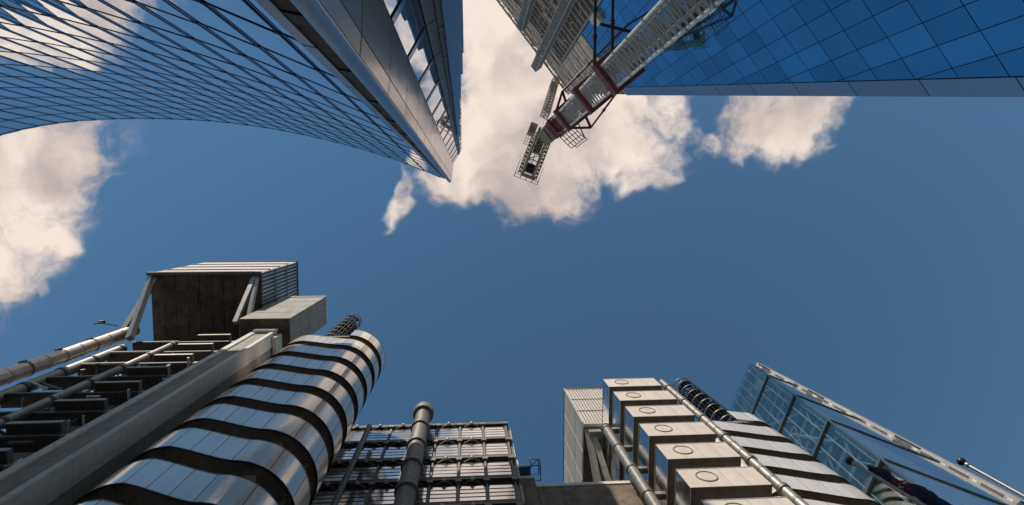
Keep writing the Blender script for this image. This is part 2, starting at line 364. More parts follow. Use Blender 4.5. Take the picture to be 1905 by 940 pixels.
def spiral_cage(label, x, y, z0, z1, r):
    root = thing('spiral_stair', (x, y, z0), label, 'staircase', 'caged spiral stairs on the roofs')
    MB().tube((x, y, z0-1.2), (x, y, z1), .12).build('centre_pole', 'cage_black', root, True)
    mb = MB(); n = int((z1-z0)/.19)
    for i in range(n):
        a = i*.42; z = z0+.19*i
        p = [(x+.1*math.cos(a), y+.1*math.sin(a), z), (x+r*.95*math.cos(a-.2), y+r*.95*math.sin(a-.2), z), (x+r*.95*math.cos(a+.2), y+r*.95*math.sin(a+.2), z)]
        mb.slab(p, (0, 0, .05))
    tag(mb.build('tread', 'cage_black', root), None, None, kind='stuff')
    nb = 18
    mb = MB()
    for i in range(nb):
        a = 6.2832*i/nb; mb.beam((x+r*math.cos(a), y+r*math.sin(a), z0-1), (x+r*math.cos(a), y+r*math.sin(a), z1+.3), .045)
    mb.build('cage_bars', 'cage_black', root)
    me = MB().lathe((x, y, z0), [(r+.05, 0), (r+.05, .16), (r-.03, .16), (r-.03, 0), (r+.05, 0)], 28).mesh('cage_ring', 'cage_ring', BASE[root.name], True)
    k = 0
    while z0+k*1.9 < z1: inst('cage_ring', me, root, (0, 0, k*1.9)); k += 1
    mb = MB()
    for i in range(9):
        a = 6.2832*i/9; mb.beam((x, y, z1+.25), (x+r*math.cos(a), y+r*math.sin(a), z1+.3), .05)
    mb.build('top_spokes', 'cage_ring', root)
    inst('cage_ring', me, root, (0, 0, z1-z0+.2))
    return root
spiral_cage('small caged spiral stair on the steel stair tower beside the concrete cap', -15.2, 14.6, 57.5, 77.5, 1.05)
spiral_cage('tall black caged spiral stair behind the white pods', 30.0, 24.7, 57.5, 77.5, 1.35)

# ------------------------------------------------------------------ concrete service tower on the left
T = thing('service_tower', (-27, 14, 0), 'brown concrete service tower with pipes and a louvred plant room on top', 'tower')
E_ = EYE
colz = 57.8+E_
nj = 7; seg = colz/nj*1.0
for i in range(14):                      # precast column lengths with edge ribs
    z0, z1 = colz*i/14, colz*(i+1)/14-.03
    c = MB().box(-20.95, -19.05, 11.98, 17.5, z0, z1).build('column', 'concrete', T)
    MB().box(-21.25, -20.75, 11.85, 12.35, z0, z1).build('edge_rib', 'concrete_trim', c)
    MB().box(-19.35, -18.98, 11.85, 13.2, z0, z1).build('edge_rib', 'concrete_trim', c)
MB().box(-20.8, -19.2, 12.1, 17.4, 0, colz).build('column_core', 'brown_concrete', T)
cap = MB().box(-22.7, -17.75, 10.7, 14.1, 57.95+E_, 72+E_).build('cap_block', 'concrete', T)
MB().box(-22.6, -17.85, 10.8, 14.0, 57.90+E_, 57.95+E_-.003).build('cap_soffit', 'dark_boards', cap)
for i in range(1, 4): MB().box(-22.72, -17.735, 10.685, 14.115, 57.95+E_+i*3.5, 57.98+E_+i*3.5).build('joint', 'brown_concrete', cap)
MB().box(-22.8, -17.65, 10.6, 14.2, 72+E_, 72.35+E_).build('coping', 'concrete_trim', cap)
MB().box(-21.0, -18.9, 11.65, 11.93, 56.9+E_, 57.85+E_).build('bearing_pad', 'concrete_trim', T)
MB().box(-18.9, -18.55, 12.2, 14.6, 56.0+E_, 57.85+E_).build('bearing_pad', 'concrete_trim', T)
# plant room
PX0, PX1, PY0, PY1, PZ0, PZ1 = -35.6, -23.4, 6.9, 15.0, 66.4+E_, 80.1+E_
pr = MB().box(PX0+.15, PX1-.15, PY0+.15, PY1, PZ0+.05, PZ1-.1).build('plant_room', 'dark_steel', T)
sof = MB()
for i in range(9):                       # plank soffit
    x = PX0+.3+i*(PX1-PX0-.6)/9
    MB().box(x, x+(PX1-PX0-.6)/9-.05, PY0+.3, PY1-.1, PZ0-.06-.01*(i % 2), PZ0+.045).build('soffit_board', 'dark_boards', pr)
MB().box(PX0+1.6, PX0+5.2, PY0+2.2, PY0+3.6, PZ0-.2, PZ0-.08).build('soffit_hatch', 'dark_steel', pr)
MB().box(PX0-.1, PX1+.05, PY0-.1, PY0+.25, PZ0-.35, PZ0+.02).build('edge_beam', 'frame_grey', pr)
MB().box(PX0+1.0, PX1-.6, PY0-.13, PY0-.1, PZ0-.1, PZ0+.0).build('edge_flashing', 'pale_cast', pr)
fr = (PZ1-PZ0)/4
for i in range(4):
    z = PZ0+.15+i*fr
    fp = MB().box(PX0+.05, PX1-.12, PY0+.06, PY0+.149, z, z+fr-.5).build('front_panel', 'louvre', T)
    me = MB().box(PX0+.1, PX1-.2, PY0+.03, PY0+.058, 0, .16).mesh('slat', 'louvre', BASE[T.name])
    for j in range(8): inst('slat', me, fp, (0, 0, z+.1+j*(fr-.65)/8))
    if i < 3: MB().box(PX0, PX1-.1, PY0-.05, PY0+.14, z+fr-.45, z+fr-.12).build('panel_rail', 'dark_steel', T)
for i in range(3):                       # right side louvre bays, stacked upward
    z0 = PZ0+.2+i*(PZ1-PZ0-.3)/3; z1 = PZ0+(i+1)*(PZ1-PZ0-.3)/3
    bay = MB().box(PX1-.148, PX1-.1, PY0+.2, PY1-.1, z0, z1).build('louvre_bay', 'dark_steel', T)
    mb = MB().box(PX1-.1, PX1+.06, PY0+.1, PY0+.3, z0, z1).box(PX1-.1, PX1+.06, PY1-.25, PY1, z0, z1).box(PX1-.09, PX1+.05, PY0+.3, PY1-.25, z1-.35, z1-.02)
    mb.build('louvre_frame', 'frame_grey', bay)
    nsl = 17
    me = MB().obox((PX1-.02, 0, (z0+z1-.35)/2), (.08, .03, 0), (-.02, .09, 0), (0, 0, (z1-z0-.4)/2)).mesh('slat', 'light_metal', BASE[T.name])
    for j in range(nsl): inst('slat', me, bay, (0, PY0+.45+j*(PY1-PY0-.85)/(nsl-1), 0))
MB().box(PX0-.05, PX1+.1, PY0-.05, PY1+.05, PZ1-.08, PZ1+.12).build('roof', 'dark_steel', T)
for p, q, w in [((PX0+.3, PY0+.4, PZ0), (-32.6, 12.3, 57+E_), .55), ((PX0+.8, PY0+.6, PZ0), (PX0+1.0, 12.4, 59+E_), .5),
                ((PX1-.7, PY0+.5, PZ0), (-23.9, 11.5, 60+E_), .45), ((PX1-.5, PY0+.5, PZ0), (-22.8, 11.6, 60.5+E_), .42)]:
    MB().beam(p, q, w).build('prop', 'pipe_grey', T)
MB().box(-35.2, -22.8, 15.0, 17.5, 56.0+E_, PZ0+.04).build('machine_block', 'dark_steel', T)
# pipe frame
MB().box(-36, -21.2, 17.5, 19.5, 0, 57+E_).build('back_wall', 'pod_floor', T)
def riser(x, y, r, z1, m, name, step, coll, parent, z0=0, cm=None):
    p = MB().tube((x, y, z0), (x, y, z1), r, 20).build(name, m, parent, True)
    me = MB().lathe((x, y, 0), [(r, 0), (r+coll, .03), (r+coll, .27), (r, .3)], 20).mesh('collar', cm or m, BASE[parent.name], True)
    z = z1-.6
    while z > max(3, z0): inst('collar', me, p, (0, 0, z)); z -= step
    return p
p1 = riser(-34.4, 12.3, .58, 61+E_, 'pipe_beige', 'duct', 2.0, .035, T)
for z in (38.5, 42.4, 46.4, 50.3, 54.3):
    MB().lathe((-34.4, 12.3, z+E_), [(.66, 0), (.66, .12)], 18).build('strap', 'soffit', p1); MB().beam((-34.9, 11.75, z+.05+E_), (-34.3, 11.62, z+.05+E_), .12).build('strap_lug', 'soffit', p1)
riser(-33.3, 13.3, .45, 57+E_, 'pipe_grey', 'duct', 4.0, .07, T, cm='dark_steel')
riser(-28.6, 13.0, .32, 57+E_, 'pipe_grey', 'duct', 4.0, .06, T, cm='dark_steel')
rnd = random.Random(3)
tray = MB().box(-27.3, -24.2, 12.6, 13.5, 0, .28).mesh('cable_tray', 'pod_floor', BASE[T.name])
tedge = MB().box(-27.34, -24.16, 12.54, 12.6, -.03, .34).box(-24.2, -24.14, 12.6, 13.5, -.03, .34).mesh('tray_edge', 'pipe_grey', BASE[T.name])
fbeam = MB().box(-33.2, -24.0, 13.05, 14.0, 0, .3).mesh('floor_beam', 'dark_steel', BASE[T.name])
fedge = MB().box(-33.2, -28.9, 12.98, 13.05, 0.1, .34).mesh('beam_edge', 'frame_grey', BASE[T.name])
for k in range(-1, 14):
    z = 54.7+E_-4.03*k
    b = inst('floor_beam', fbeam, T, (0, 0, z-.3)); inst('beam_edge', fedge, b)
    z2 = 55.5+E_-4.03*k
    tr_ = inst('cable_tray', tray, T, (0, 0, z2-.28)); inst('tray_edge', tedge, tr_)
    MB().beam((-24.3, 13.3, z2-.7), (-21.2, 13.0, z2-.3), .16, .4).build('bracket', 'pipe_grey', T)
    MB().beam((-27.0, 15.2, z2-1.2), (-21.2, 14.6, z2-1.0), .3, .5).build('bracket', 'dark_steel', T)
    if 0 <= k < 9:
        for j in range(20):
            x = rnd.uniform(-32.8, -22.3); y = rnd.uniform(12.9, 15.4); zz_ = z-rnd.uniform(.2, 3.2); L_ = rnd.uniform(.5, 2.2)
            dx, dy, dz = rnd.choice([(1, 0, 0), (0, 0, 1), (.8, .5, 0), (.6, 0, .7), (0, 1, 0)])
            MB().tube((x-dx*L_/2, y-dy*.6, zz_-dz*L_/2), (x+dx*L_/2, y+dy*.6, zz_+dz*L_/2), rnd.uniform(.05, .17), 8).build('service_pipe', rnd.choice(['light_metal', 'pale_cast', 'pale_cast', 'frame_grey', 'pipe_grey', 'dark_steel']), T, True)
        for j in range(3):
            x = rnd.uniform(-32.5, -23); y = rnd.uniform(14.2, 16)
            MB().box(x, x+rnd.uniform(.3, 1.3), y, y+.5, z-rnd.uniform(1.5, 3.4), z-.3).build('duct_box', rnd.choice(['dark_steel', 'frame_grey', 'soffit']), T)
for y, x in ((15.0, -31.0), (15.4, -26.0), (14.6, -29.6), (15.2, -23.4)):
    MB().tube((x, y, 0), (x, y, 56+E_), .16, 8).build('service_riser', 'frame_grey', T, True)
bk = MB().tube((-35.4, 11.6, 60.0+E_), (-37.4, 11.3, 60.2+E_), .06, 6).tube((-37.4, 11.3, 59.6+E_), (-37.4, 11.3, 60.9+E_), .07, 6).box(-37.7, -37.2, 11.2, 11.5, 60.6+E_, 61.0+E_)
bk.build('lamp_bracket', 'cage_black', T)

# ------------------------------------------------------------------ office block in the middle
B = thing('office_block', (-4, 24, 0), 'dark framed office block with white louvred window strips and a round duct', 'building')
FY = 21.0; X1 = 3.6; BW = 2.2; NB = 10; FP = 3.9; GT = 54.2+E_; GH = 2.45; NF = 9
box_part('block_wall', 'dark_steel', B, X1-NB*BW-.1, X1+.15, FY+.35, FY+14, 0, GT+.75)
box_part('parapet', 'dark_steel', B, X1-NB*BW-.1, X1+.3, FY-.1, FY+.34, GT+.45, GT+.95)
fm = MB()
fm.box(.06, BW-.06, FY+.05, FY+.3, -GH, -GH+.08).box(.06, BW-.06, FY+.05, FY+.3, -.08, 0).box(.06, .14, FY+.05, FY+.3, -GH+.08, -.08).box(BW-.14, BW-.06, FY+.05, FY+.3, -GH+.08, -.08)
sh_ = (GH-.16)/4
for i in range(1, 4): fm.box(.14, BW-.14, FY+.045, FY+.28, -.08-i*sh_-.06, -.08-i*sh_+.06)
base = BASE[B.name]
fme = fm.mesh('window', 'dark_steel', base)
pme = MB().box(.15, BW-.15, FY+.06, FY+.10, -sh_+.065, -.065).mesh('pane', 'strip_glass', base)
mul = MB().box(-.08, .08, FY-.06, FY+.3, -GH-.25, .25).mesh('mullion', 'frame_grey', base)
pad = MB().box(-.24, .24, FY-.24, FY+.2, .15, .55).mesh('mullion_cap', 'frame_grey', base)
ball = MB()
ball.lathe((BW/2, FY-.25, .42), [(.001, -.17), (.12, -.12), (.17, 0), (.12, .12), (.001, .17)], 12)
rods = MB().beam((BW/2, FY-.22, .38), (.4, FY+.02, .1), .06).beam((BW/2, FY-.22, .38), (BW-.4, FY+.02, .1), .06).mesh('bracket_rods', 'frame_grey', BASE[B.name])
ballme = ball.mesh('ball_bracket', 'pale_cast', base, True)
for f in range(NF):
    z = GT-FP*f
    box_part('floor_beam', 'dark_steel', B, X1-NB*BW-.1, X1+.3, FY-.05, FY+.34, z-GH-.75, z-GH-.2)
    box_part('beam_flange', 'frame_grey', B, X1-NB*BW-.1, X1+.35, FY-.12, FY-.05, z-GH-.75, z-GH-.6)
    for b in range(NB):
        x = X1-BW*(b+1)
        w = inst('window', fme, B, (x, 0, z))
        for i in range(4):
            p = inst('pane', pme, w, (0, 0, -.08-i*sh_)); p.rotation_euler = (rad(rnd.uniform(-.02, .02)), 0, 0)
        m_ = inst('mullion', mul, B, (x, 0, z)); inst('mullion_cap', pad, m_)
        if b > 0: inst('bracket_rods', rods, inst('ball_bracket', ballme, B, (x, 0, z)))
    m_ = inst('mullion', mul, B, (X1+.02, 0, z)); inst('mullion_cap', pad, m_)
    lad = MB().box(X1+.45, X1+.5, FY+.3, FY+.36, z-GH, z+.2).box(X1+.45, X1+.5, FY+.9, FY+.96, z-GH, z+.2)
    for j in range(9): lad.box(X1+.44, X1+.51, FY+.36, FY+.9, z-GH+.15+j*.3, z-GH+.22+j*.3)
    lad.box(X1+.15, X1+.46, FY+.5, FY+.6, z-.4, z-.3).build('side_ladder', 'pale_cast', B)
    box_part('side_pier', 'frame_grey', B, X1+.15, X1+.42, FY+.3, FY+1.6, z-GH-.2, z+.25)
d = riser(-4.33, 19.6, .70, 54.9+E_, 'pipe_dark', 'round_duct', FP, .16, B)
MB().lathe((-4.33, 19.6, 54.9+E_), [(.7, -.9), (.98, -.86), (.98, .1), (.9, .42), (.62, .72), (.001, .8)], 24).build('duct_cap', 'pipe_dark', d, True)
for k in range(9): MB().box(-4.63, -4.03, 20.2, 21.0, 53.9+E_-FP*k, 54.2+E_-FP*k).build('duct_bracket', 'dark_steel', d)
for x in (-9.0,):
    MB().tube((-9.1, 19.8, 0), (-9.1, 19.8, 52+E_), .24, 12).build('tie_post', 'frame_grey', B, True)

# blue access cradle on the side of the block
K = thing('access_cradle', (4.9, 21.6, 46.4), 'small blue access cradle hanging off the office block side', 'cradle')
kz = 45.6+E_
MB().box(4.15, 5.15, 21.2, 22.6, kz, kz+.25).build('tray', 'cradle_blue', K)
mb = MB()
for x in (5.2, 6.0):
    for y in (21.2, 22.5): mb.beam((x, y, kz), (x+.05, y, kz+1.5), .08)
for z in (kz+.2, kz+1.45):
    mb.beam((5.1, 21.2, z), (6.0, 21.2, z), .07).beam((5.1, 22.5, z), (6.0, 22.5, z), .07).beam((6.0, 21.2, z), (6.0, 22.5, z), .07)
mb.beam((5.2, 21.2, kz+.2), (6.0, 21.2, kz+1.45), .06).beam((6, 21.2, kz+.2), (6.0, 22.5, kz+1.45), .06).beam((5.2, 22.5, kz+.2), (6.0, 22.5, kz+1.45), .06)
mb.build('rail_frame', 'cradle_blue', K)
MB().box(4.05, 4.2, 21.25, 22.5, kz-.05, kz+1.5).build('side_panel', 'light_metal', K)

# low wall between the block and the pods
Wl = thing('parapet_wall', (9, 22.6, 0), 'low brown wall with pale coping between office block and pods', 'wall')
box_part('wall', 'brown_concrete', Wl, 5.45, 14.5, 22.0, 22.9, 0, 43.6+E_)
box_part('wall', 'brown_concrete', Wl, 3.9, 5.4, 21.95, 22.95, 0, 45.0+E_)
box_part('coping', 'concrete_trim', Wl, 5.45, 14.5, 21.9, 23.0, 43.6+E_+.003, 44.0+E_)
box_part('coping', 'concrete_trim', Wl, 3.85, 5.44, 21.85, 23.05, 45.0+E_+.003, 45.4+E_)

# ------------------------------------------------------------------ pod tower
Q = thing('pod_tower', (16.5, 22, 0), 'tower of stacked white metal pods with round hatches', 'tower')
base = BASE[Q.name]
QX0, QX1, QY0, QY1, QH, QP = 13.8, 19.1, 17.2, 28.2, 2.45, 4.1
QT = 56.3+E_
box_part('pod_core', 'pod_floor', Q, 15.0, 18.4, 18.6, 28, 0, QT-1)
body = MB().box(QX0+.05, QX1, QY0+.05, QY1, -QH+.03, -.04).mesh('pod', 'dark_steel', base)
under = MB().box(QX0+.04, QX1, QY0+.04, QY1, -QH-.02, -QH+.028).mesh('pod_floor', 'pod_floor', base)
cuts = [0, .275, .52, .745, 1]
fps = []
for i in range(4):
    a, b_ = QX0+(QX1-QX0)*cuts[i]+(.014 if i else 0), QX0+(QX1-QX0)*cuts[i+1]-.014
    fps.append(MB().box(a, b_, QY0, QY0+.048, -QH, 0).mesh('front_panel', 'pod_panel', base))
sps = []
for i in range(5):
    a, b_ = QY0+.05+(QY1-QY0-.05)*i/5+.03, QY0+.05+(QY1-QY0-.05)*(i+1)/5-.03
    sps.append(MB().box(QX0, QX0+.048, a, b_, -QH, 0).mesh('side_panel', 'pod_side', base))
ringme = MB().lathe((QX0+1.62, QY0, -1.1), [(.60, 0), (.62, .05), (.70, .05), (.72, 0)], 32, (0, -1, 0)).mesh('hatch_ring', 'soffit', base, True)
hatchme = MB().lathe((QX0+1.62, QY0-.004, -1.1), [(.001, .012), (.60, .012), (.60, .0)], 32, (0, -1, 0)).mesh('hatch', 'pod_panel', base, True)
seamme = MB().box(QX0+1.61, QX0+1.63, QY0-.012, QY0-.003, -1.7, -1.2).mesh('hatch_handle', 'soffit', base)
capme = MB().box(QX0-.03, QX1+.02, QY0-.03, QY1, .003, .06).mesh('pod_roof', 'light_metal', base)
stub = MB().tube((QX1-.2, QY0+.6, -QH-.7), (QX1+.75, QY0+.55, -QH-.7), .14, 10).mesh('stub_pipe', 'pale_cast', base, True)
for k in range(13):
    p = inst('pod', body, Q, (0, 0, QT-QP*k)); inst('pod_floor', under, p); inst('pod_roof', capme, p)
    for me in fps: 
        o = inst('front_panel', me, p)
    for me in sps: inst('side_panel', me, p)
    inst('hatch_ring', ringme, p); inst('hatch', hatchme, p); inst('hatch_handle', seamme, p)
    inst('stub_pipe', stub, p)
pl = riser(12.95, 20.5, .43, 51.6+E_, 'pipe_dark', 'soil_pipe', QP, .07, Q, cm='frame_grey')
MB().lathe((12.95, 20.5, 51.6+E_), [(.43, -.05), (.5, 0), (.5, .12), (.4, .34), (.001, .42)], 20).build('pipe_cap', 'pipe_dark', pl, True)
for k in range(12): MB().box(13.3, 14.6, 20.3, 20.75, 50.9+E_-QP*k, 51.3+E_-QP*k).build('pipe_bracket', 'soffit', pl)
pr2 = riser(19.62, 17.35, .33, 55.2+E_, 'pipe_grey', 'vent_pipe', 1.37, .02, Q, cm='pipe_dark')
me = MB().lathe((19.62, 17.35, 0), [(.33, -.2), (.42, -.17), (.42, .17), (.33, .2)], 20).mesh('pipe_joint', 'frame_grey', base, True)
for k in range(12):
    inst('pipe_joint', me, pr2, (0, 0, 53.4+E_-QP*k))
# louvred plant room behind the pods
R0, R1, RY0, RY1, RZ0, RZ1 = 12.1, 20.6, 22.4, 34.5, 58+E_, 69.7+E_
box_part('plant_room', 'brown_concrete', Q, R0+.15, R1, RY0+.15, RY1, RZ0+.02, RZ1-.05)
ph = (RZ1-RZ0)/3
for i in range(3):
    z0, z1 = RZ0+i*ph, RZ0+(i+1)*ph-.15
    fb = box_part('louvre_bay', 'soffit', Q, R0+.12, R1-.1, RY0+.1, RY0+.148, z0, z1)
    box_part('bay_rail', 'light_metal', fb, R0, R1, RY0-.04, RY0+.09, z1-.02, z1+.13)
    me = MB().box(0, .19, RY0, RY0+.099, z0+.02, z1-.25).mesh('slat', 'louvre', base)
    n = 24
    for j in range(n): inst('slat', me, fb, (R0+.15+j*(R1-R0-.3)/n, 0, 0))
    sb = box_part('side_bay', 'soffit', Q, R0+.08, R0+.148, RY0+.2, RY1-.1, z0, z1)
    for j in range(4):
        ya, yb = RY0+.1+j*3.0, RY0+.1+(j+1)*3.0-.04
        pnl = box_part('side_panel', 'louvre', Q, R0+.03, R0+.079, ya, yb, z0, z1)
        me = MB().box(R0-.03, R0+.029, ya+.05, yb-.05, 0, .1).mesh('slat', 'louvre', base)
        for q in range(9): inst('slat', me, pnl, (0, 0, z0+.15+q*(z1-z0-.3)/9))
    MB().beam((R0-.02, RY0-.02, z0), (R0-.02, RY0-.02, z1), .18).build('corner_post', 'light_metal', Q)
box_part('edge_beam', 'light_metal', Q, R0, R1, RY0-.05, RY0+.3, RZ0-.4, RZ0)
box_part('head_beam', 'pipe_grey', Q, R0+.4, 14.2, RY0+.4, RY0+1.2, RZ0-1.4, RZ0-.41)
box_part('plant_support', 'brown_concrete', Q, 14.0, 20, 24.5, 34, 40, RZ0)
box_part('roof', 'dark_steel', Q, R0-.05, R1+.05, RY0-.1, RY1, RZ1-.04, RZ1+.1)
for p, q, w in [((R0+.5, RY0+.7, RZ0-.5), (R0+.6, 29.2, 49+E_), .45), ((R0+.9, RY0+.7, RZ0-.5), (R0+2.0, 29.0, 49+E_), .55), ((R0+.25, RY0+.5, RZ0-.4), (R0+.25, 29, 50+E_), .25)]:
    MB().beam(p, q, w).build('prop', 'pipe_grey', Q)
MB().tube((R0+.6, 27.5, 30), (R0+.6, 27.5, 56), .5, 16).build('side_duct', 'pipe_dark', Q, True)

# ------------------------------------------------------------------ glass wedge tower, lower right
G = thing('glass_tower', (50, 32, 0), 'pale green glass tower with a slanted face and beige edge fin', 'tower')
u = Vector((.93, .37, 0)).normalized(); w = Vector((-.37, .93, 0)).normalized()
EP = Vector((52.16, 27.9, 0)); HT = 100+E_; SL = 1/3.05
def gp(h, b, out=0.):                    # on the slanted face: height, distance back
    p = EP - u*((HT-h)*SL) + w*b; p.z = h
    return p + Vector((-u.x, -u.y, SL))*out
nodes_h = [HT, 85.5+E_, 70.6+E_, 57.6+E_, 44.6+E_, 31.6+E_, 18.6+E_, 5.0]
nrm = Vector((-u.x, -u.y, SL)).normalized()
DEP = 27.0; ncol = 18
for i in range(len(nodes_h)-1):
    h1, h0 = nodes_h[i], nodes_h[i+1]
    for j in range(ncol):
        b0, b1 = DEP*j/ncol+.03, DEP*(j+1)/ncol-.03
        for k in range(3):
            ha, hb = h0+(h1-h0)*k/3+.05, h0+(h1-h0)*(k+1)/3-.05
            MB().slab([gp(ha, b0), gp(ha, b1), gp(hb, b1), gp(hb, b0)], nrm*.04).build('pane', 'clear_glass', G)
    mb = MB(); mb.beam(gp(h0, 0, .06), gp(h0, DEP, .06), .5, .35, up=nrm).build('transom', 'teal_frame', G)
for j in range(ncol+1):
    MB().beam(gp(5.2, DEP*j/ncol, -.1), gp(HT-.2, DEP*j/ncol, -.1), .09, .1, up=nrm).build('mullion', 'pale_brace', G)
# structure behind the glass
mb = MB()
for i in range(len(nodes_h)-1):
    h1, h0 = nodes_h[i], nodes_h[i+1]
    nfl = 4
    for k in range(nfl):
        h = h0+(h1-h0)*k/nfl
        a = EP-u*((HT-h)*SL-1.6); a.z = h
        if (HT-h)*SL < 2.5: continue
        ln = (HT-h)*SL-1.9
        MB().slab([a+w*.6, a+u*ln+w*.6, a+u*ln+w*DEP, a+w*DEP], (0, 0, .45)).build('floor_slab', 'inner_dark', G)
    MB().beam(gp(h0, 2, -1.2), gp(h1, 9 if i % 2 else 5, -1.2), .35).build('brace', 'pale_brace', G)
    MB().beam(gp(h1, 9 if i % 2 else 14, -1.2), gp(h0, 16, -1.2), .35).build('brace', 'pale_brace', G)
    for j in range(8):
        ya = 3.0*j+.5
        MB().beam(gp(h0+.3, ya, -.9), gp(h0+(h1-h0)*.5, ya+1.5, -.9), .12).beam(gp(h0+(h1-h0)*.5, ya+1.5, -.9), gp(h1-.3, ya, -.9), .12).build('lattice', 'pale_brace', G)
    MB().beam(gp(h0+1.0, .4, -.5), gp(h1-1.0, .4, -.5), .7, .12, up=nrm).build('edge_ladder', 'pale_brace', G)
# vertical side face: one big bay for each level, with fine floor rails
sn = Vector((u.y, -u.x, 0))
def rp(h, f, out=0.):
    ln = (HT-h)*SL
    p = EP-u*ln*(1-f); p.z = h
    return p+sn*out
for i in range(len(nodes_h)-1):
    h1, h0 = nodes_h[i], nodes_h[i+1]
    nr = 9
    for k in range(nr):
        ha, hb = h0+(h1-h0)*k/nr+.04, h0+(h1-h0)*(k+1)/nr-.04
        MB().slab([rp(ha, 0), rp(ha, 1), rp(hb, 1), rp(hb, 0)], sn*.05).build('side_pane', 'sheer_blue', G)
    MB().beam(rp(h0, 0, .08), rp(h0, 1, .08), .2, .3).build('side_transom', 'teal_frame', G)
MB().slab([rp(5, .02, -.1), rp(5, 1, -.1), rp(HT-.5, 1, -.1)], -sn*.3).build('side_backing', 'inner_dark', G)
MB().beam(gp(5.2, 0, .1), gp(HT, 0, .1), .16, .16).build('arris', 'teal_frame', G)
fn = MB().obox(EP+u*.75+sn*.1+Vector((0, 0, HT/2-1)), u*.62, sn*.42, Vector((0, 0, HT/2-1))).build('edge_fin', 'fin_beige', G)
for i in range(24):
    h = 6+i*3.9
    MB().obox(EP+sn*.14+u*.125+Vector((0, 0, h)), u*.02, sn*.045, Vector((0, 0, 1.25))).build('fin_slot', 'cage_black', fn)
    MB().obox(EP+sn*.10+u*.12+Vector((0, 0, h+1.95)), u*.025, sn*.05, Vector((0, 0, .3))).build('fin_clip', 'pale_brace', fn)
for h in (97, 82, 64, 48): MB().obox(EP+u*.12+sn*.36+Vector((0, 0, h)), u*.025, sn*.11, Vector((0, 0, 2.0))).build('fin_vent', 'cage_black', fn)
a = EP-u*31.0+w*DEP; b_ = EP+u*1.2+w*DEP; c = EP+u*1.2+w*.2
back = MB()
back.add([EP-u*31+w*DEP, EP+u*1.2+w*DEP, EP+u*1.2+w*DEP+Vector((0, 0, HT-1)), EP+w*DEP+Vector((0, 0, HT-1)),
          EP+u*1.2+w*.8, EP+u*1.2+w*.8+Vector((0, 0, HT-1)), EP+w*.8+Vector((0, 0, HT-1))], [(0, 1, 2, 3), (1, 4, 5, 2), (3, 2, 5, 6)])
back.build('rear_wall', 'inner_dark', G)

# ------------------------------------------------------------------ flagpoles and flag
def flagpole(label, top_px, low_px, h):
    p1 = at(*top_px, h); r1 = math.hypot(top_px[0]-VPX, top_px[1]-VPY); r0 = math.hypot(low_px[0]-VPX, low_px[1]-VPY)
    p0 = at(*low_px, h*r1/r0); d = (p0-p1)/(p0.z-p1.z)
    foot = p1-d*p1.z
    t_ = thing('flagpole', foot, label, 'flagpole', 'flagpoles by the stair tower')
    MB().tube(foot, p1-d*.05, .075, 16, .05).build('shaft', 'pole_metal', t_, True)
    dz = d.normalized()
    MB().lathe(p1, [(.001, -.125)]+[(.125*math.cos(a*math.pi/12), .125*math.sin(a*math.pi/12)) for a in range(-5, 6)]+[(.001, .125)], 20, dz).build('ball_finial', 'ball_black', t_, True)
    MB().lathe(p1-d*.2, [(.055, -.06), (.068, -.04), (.068, .04), (.055, .06)], 16, dz).build('collar', 'pole_metal', t_, True)
    for s_ in (1.9, 4.6): MB().lathe(p1-d*s_, [(.062, -.02), (.072, -.02), (.072, .02), (.062, .02)], 16, dz).build('joint', 'pole_metal', t_, True)
    MB().lathe(foot, [(.2, 0), (.2, .1), (.1, .16), (.09, .4)], 16).build('base', 'pole_metal', t_, True)
    return p1, d
flagpole('bare metal flagpole with black ball standing against open blue sky', (1788.6, 859), (1905, 923.5), 15.8)
fp1, fd = flagpole('metal flagpole with black ball carrying the furled navy flag', (1580.8, 857.5), (1714, 937.6), 15.8)
fl = thing('flag', fp1-fd*2.2, 'furled navy and red flag hanging from the left flagpole', 'flag')
side = Vector((.75, -.55, 0)).normalized()
def cloth(s0, s1, wid, amp, seed, m, off, nm='cloth'):
    mb = MB(); n = 22; k = 14; vs = []; r_ = random.Random(seed); ph = r_.uniform(0, 6)
    for i in range(n+1):
        s_ = s0+(s1-s0)*i/n; c = fp1-fd*s_
        ww = wid*(.25+.75*math.sin(math.pi*min(1, (i+1.5)/(n+2)))**.6)
        for j in range(k):
            a = 6.2832*j/k; fold = 1+.28*math.sin(3*a+ph+i*.35)+.12*math.sin(5*a-i*.6)
            q = c+side*(.07+off+ww*(.5+.5*math.cos(a)*fold))+Vector((-side.y, side.x, 0))*amp*math.sin(a)*fold
            q.z -= .05*math.sin(a*2+i*.5); vs.append(q)
    fs = [(i*k+j, i*k+(j+1) % k, (i+1)*k+(j+1) % k, (i+1)*k+j) for i in range(n) for j in range(k)]
    fs += [tuple(range(k)), tuple(range(n*k, n*k+k))]
    return mb.add(vs, fs).build(nm, m, fl, True)
cloth(.62, 1.9, .22, .09, 1, 'flag_navy', 0); cloth(1.45, 2.0, .25, .10, 2, 'flag_red', .0, 'red_fold'); cloth(1.72, 1.86, .27, .105, 3, 'flag_white', .0, 'white_fold'); cloth(1.75, 3.4, .34, .13, 4, 'flag_navy', .02)

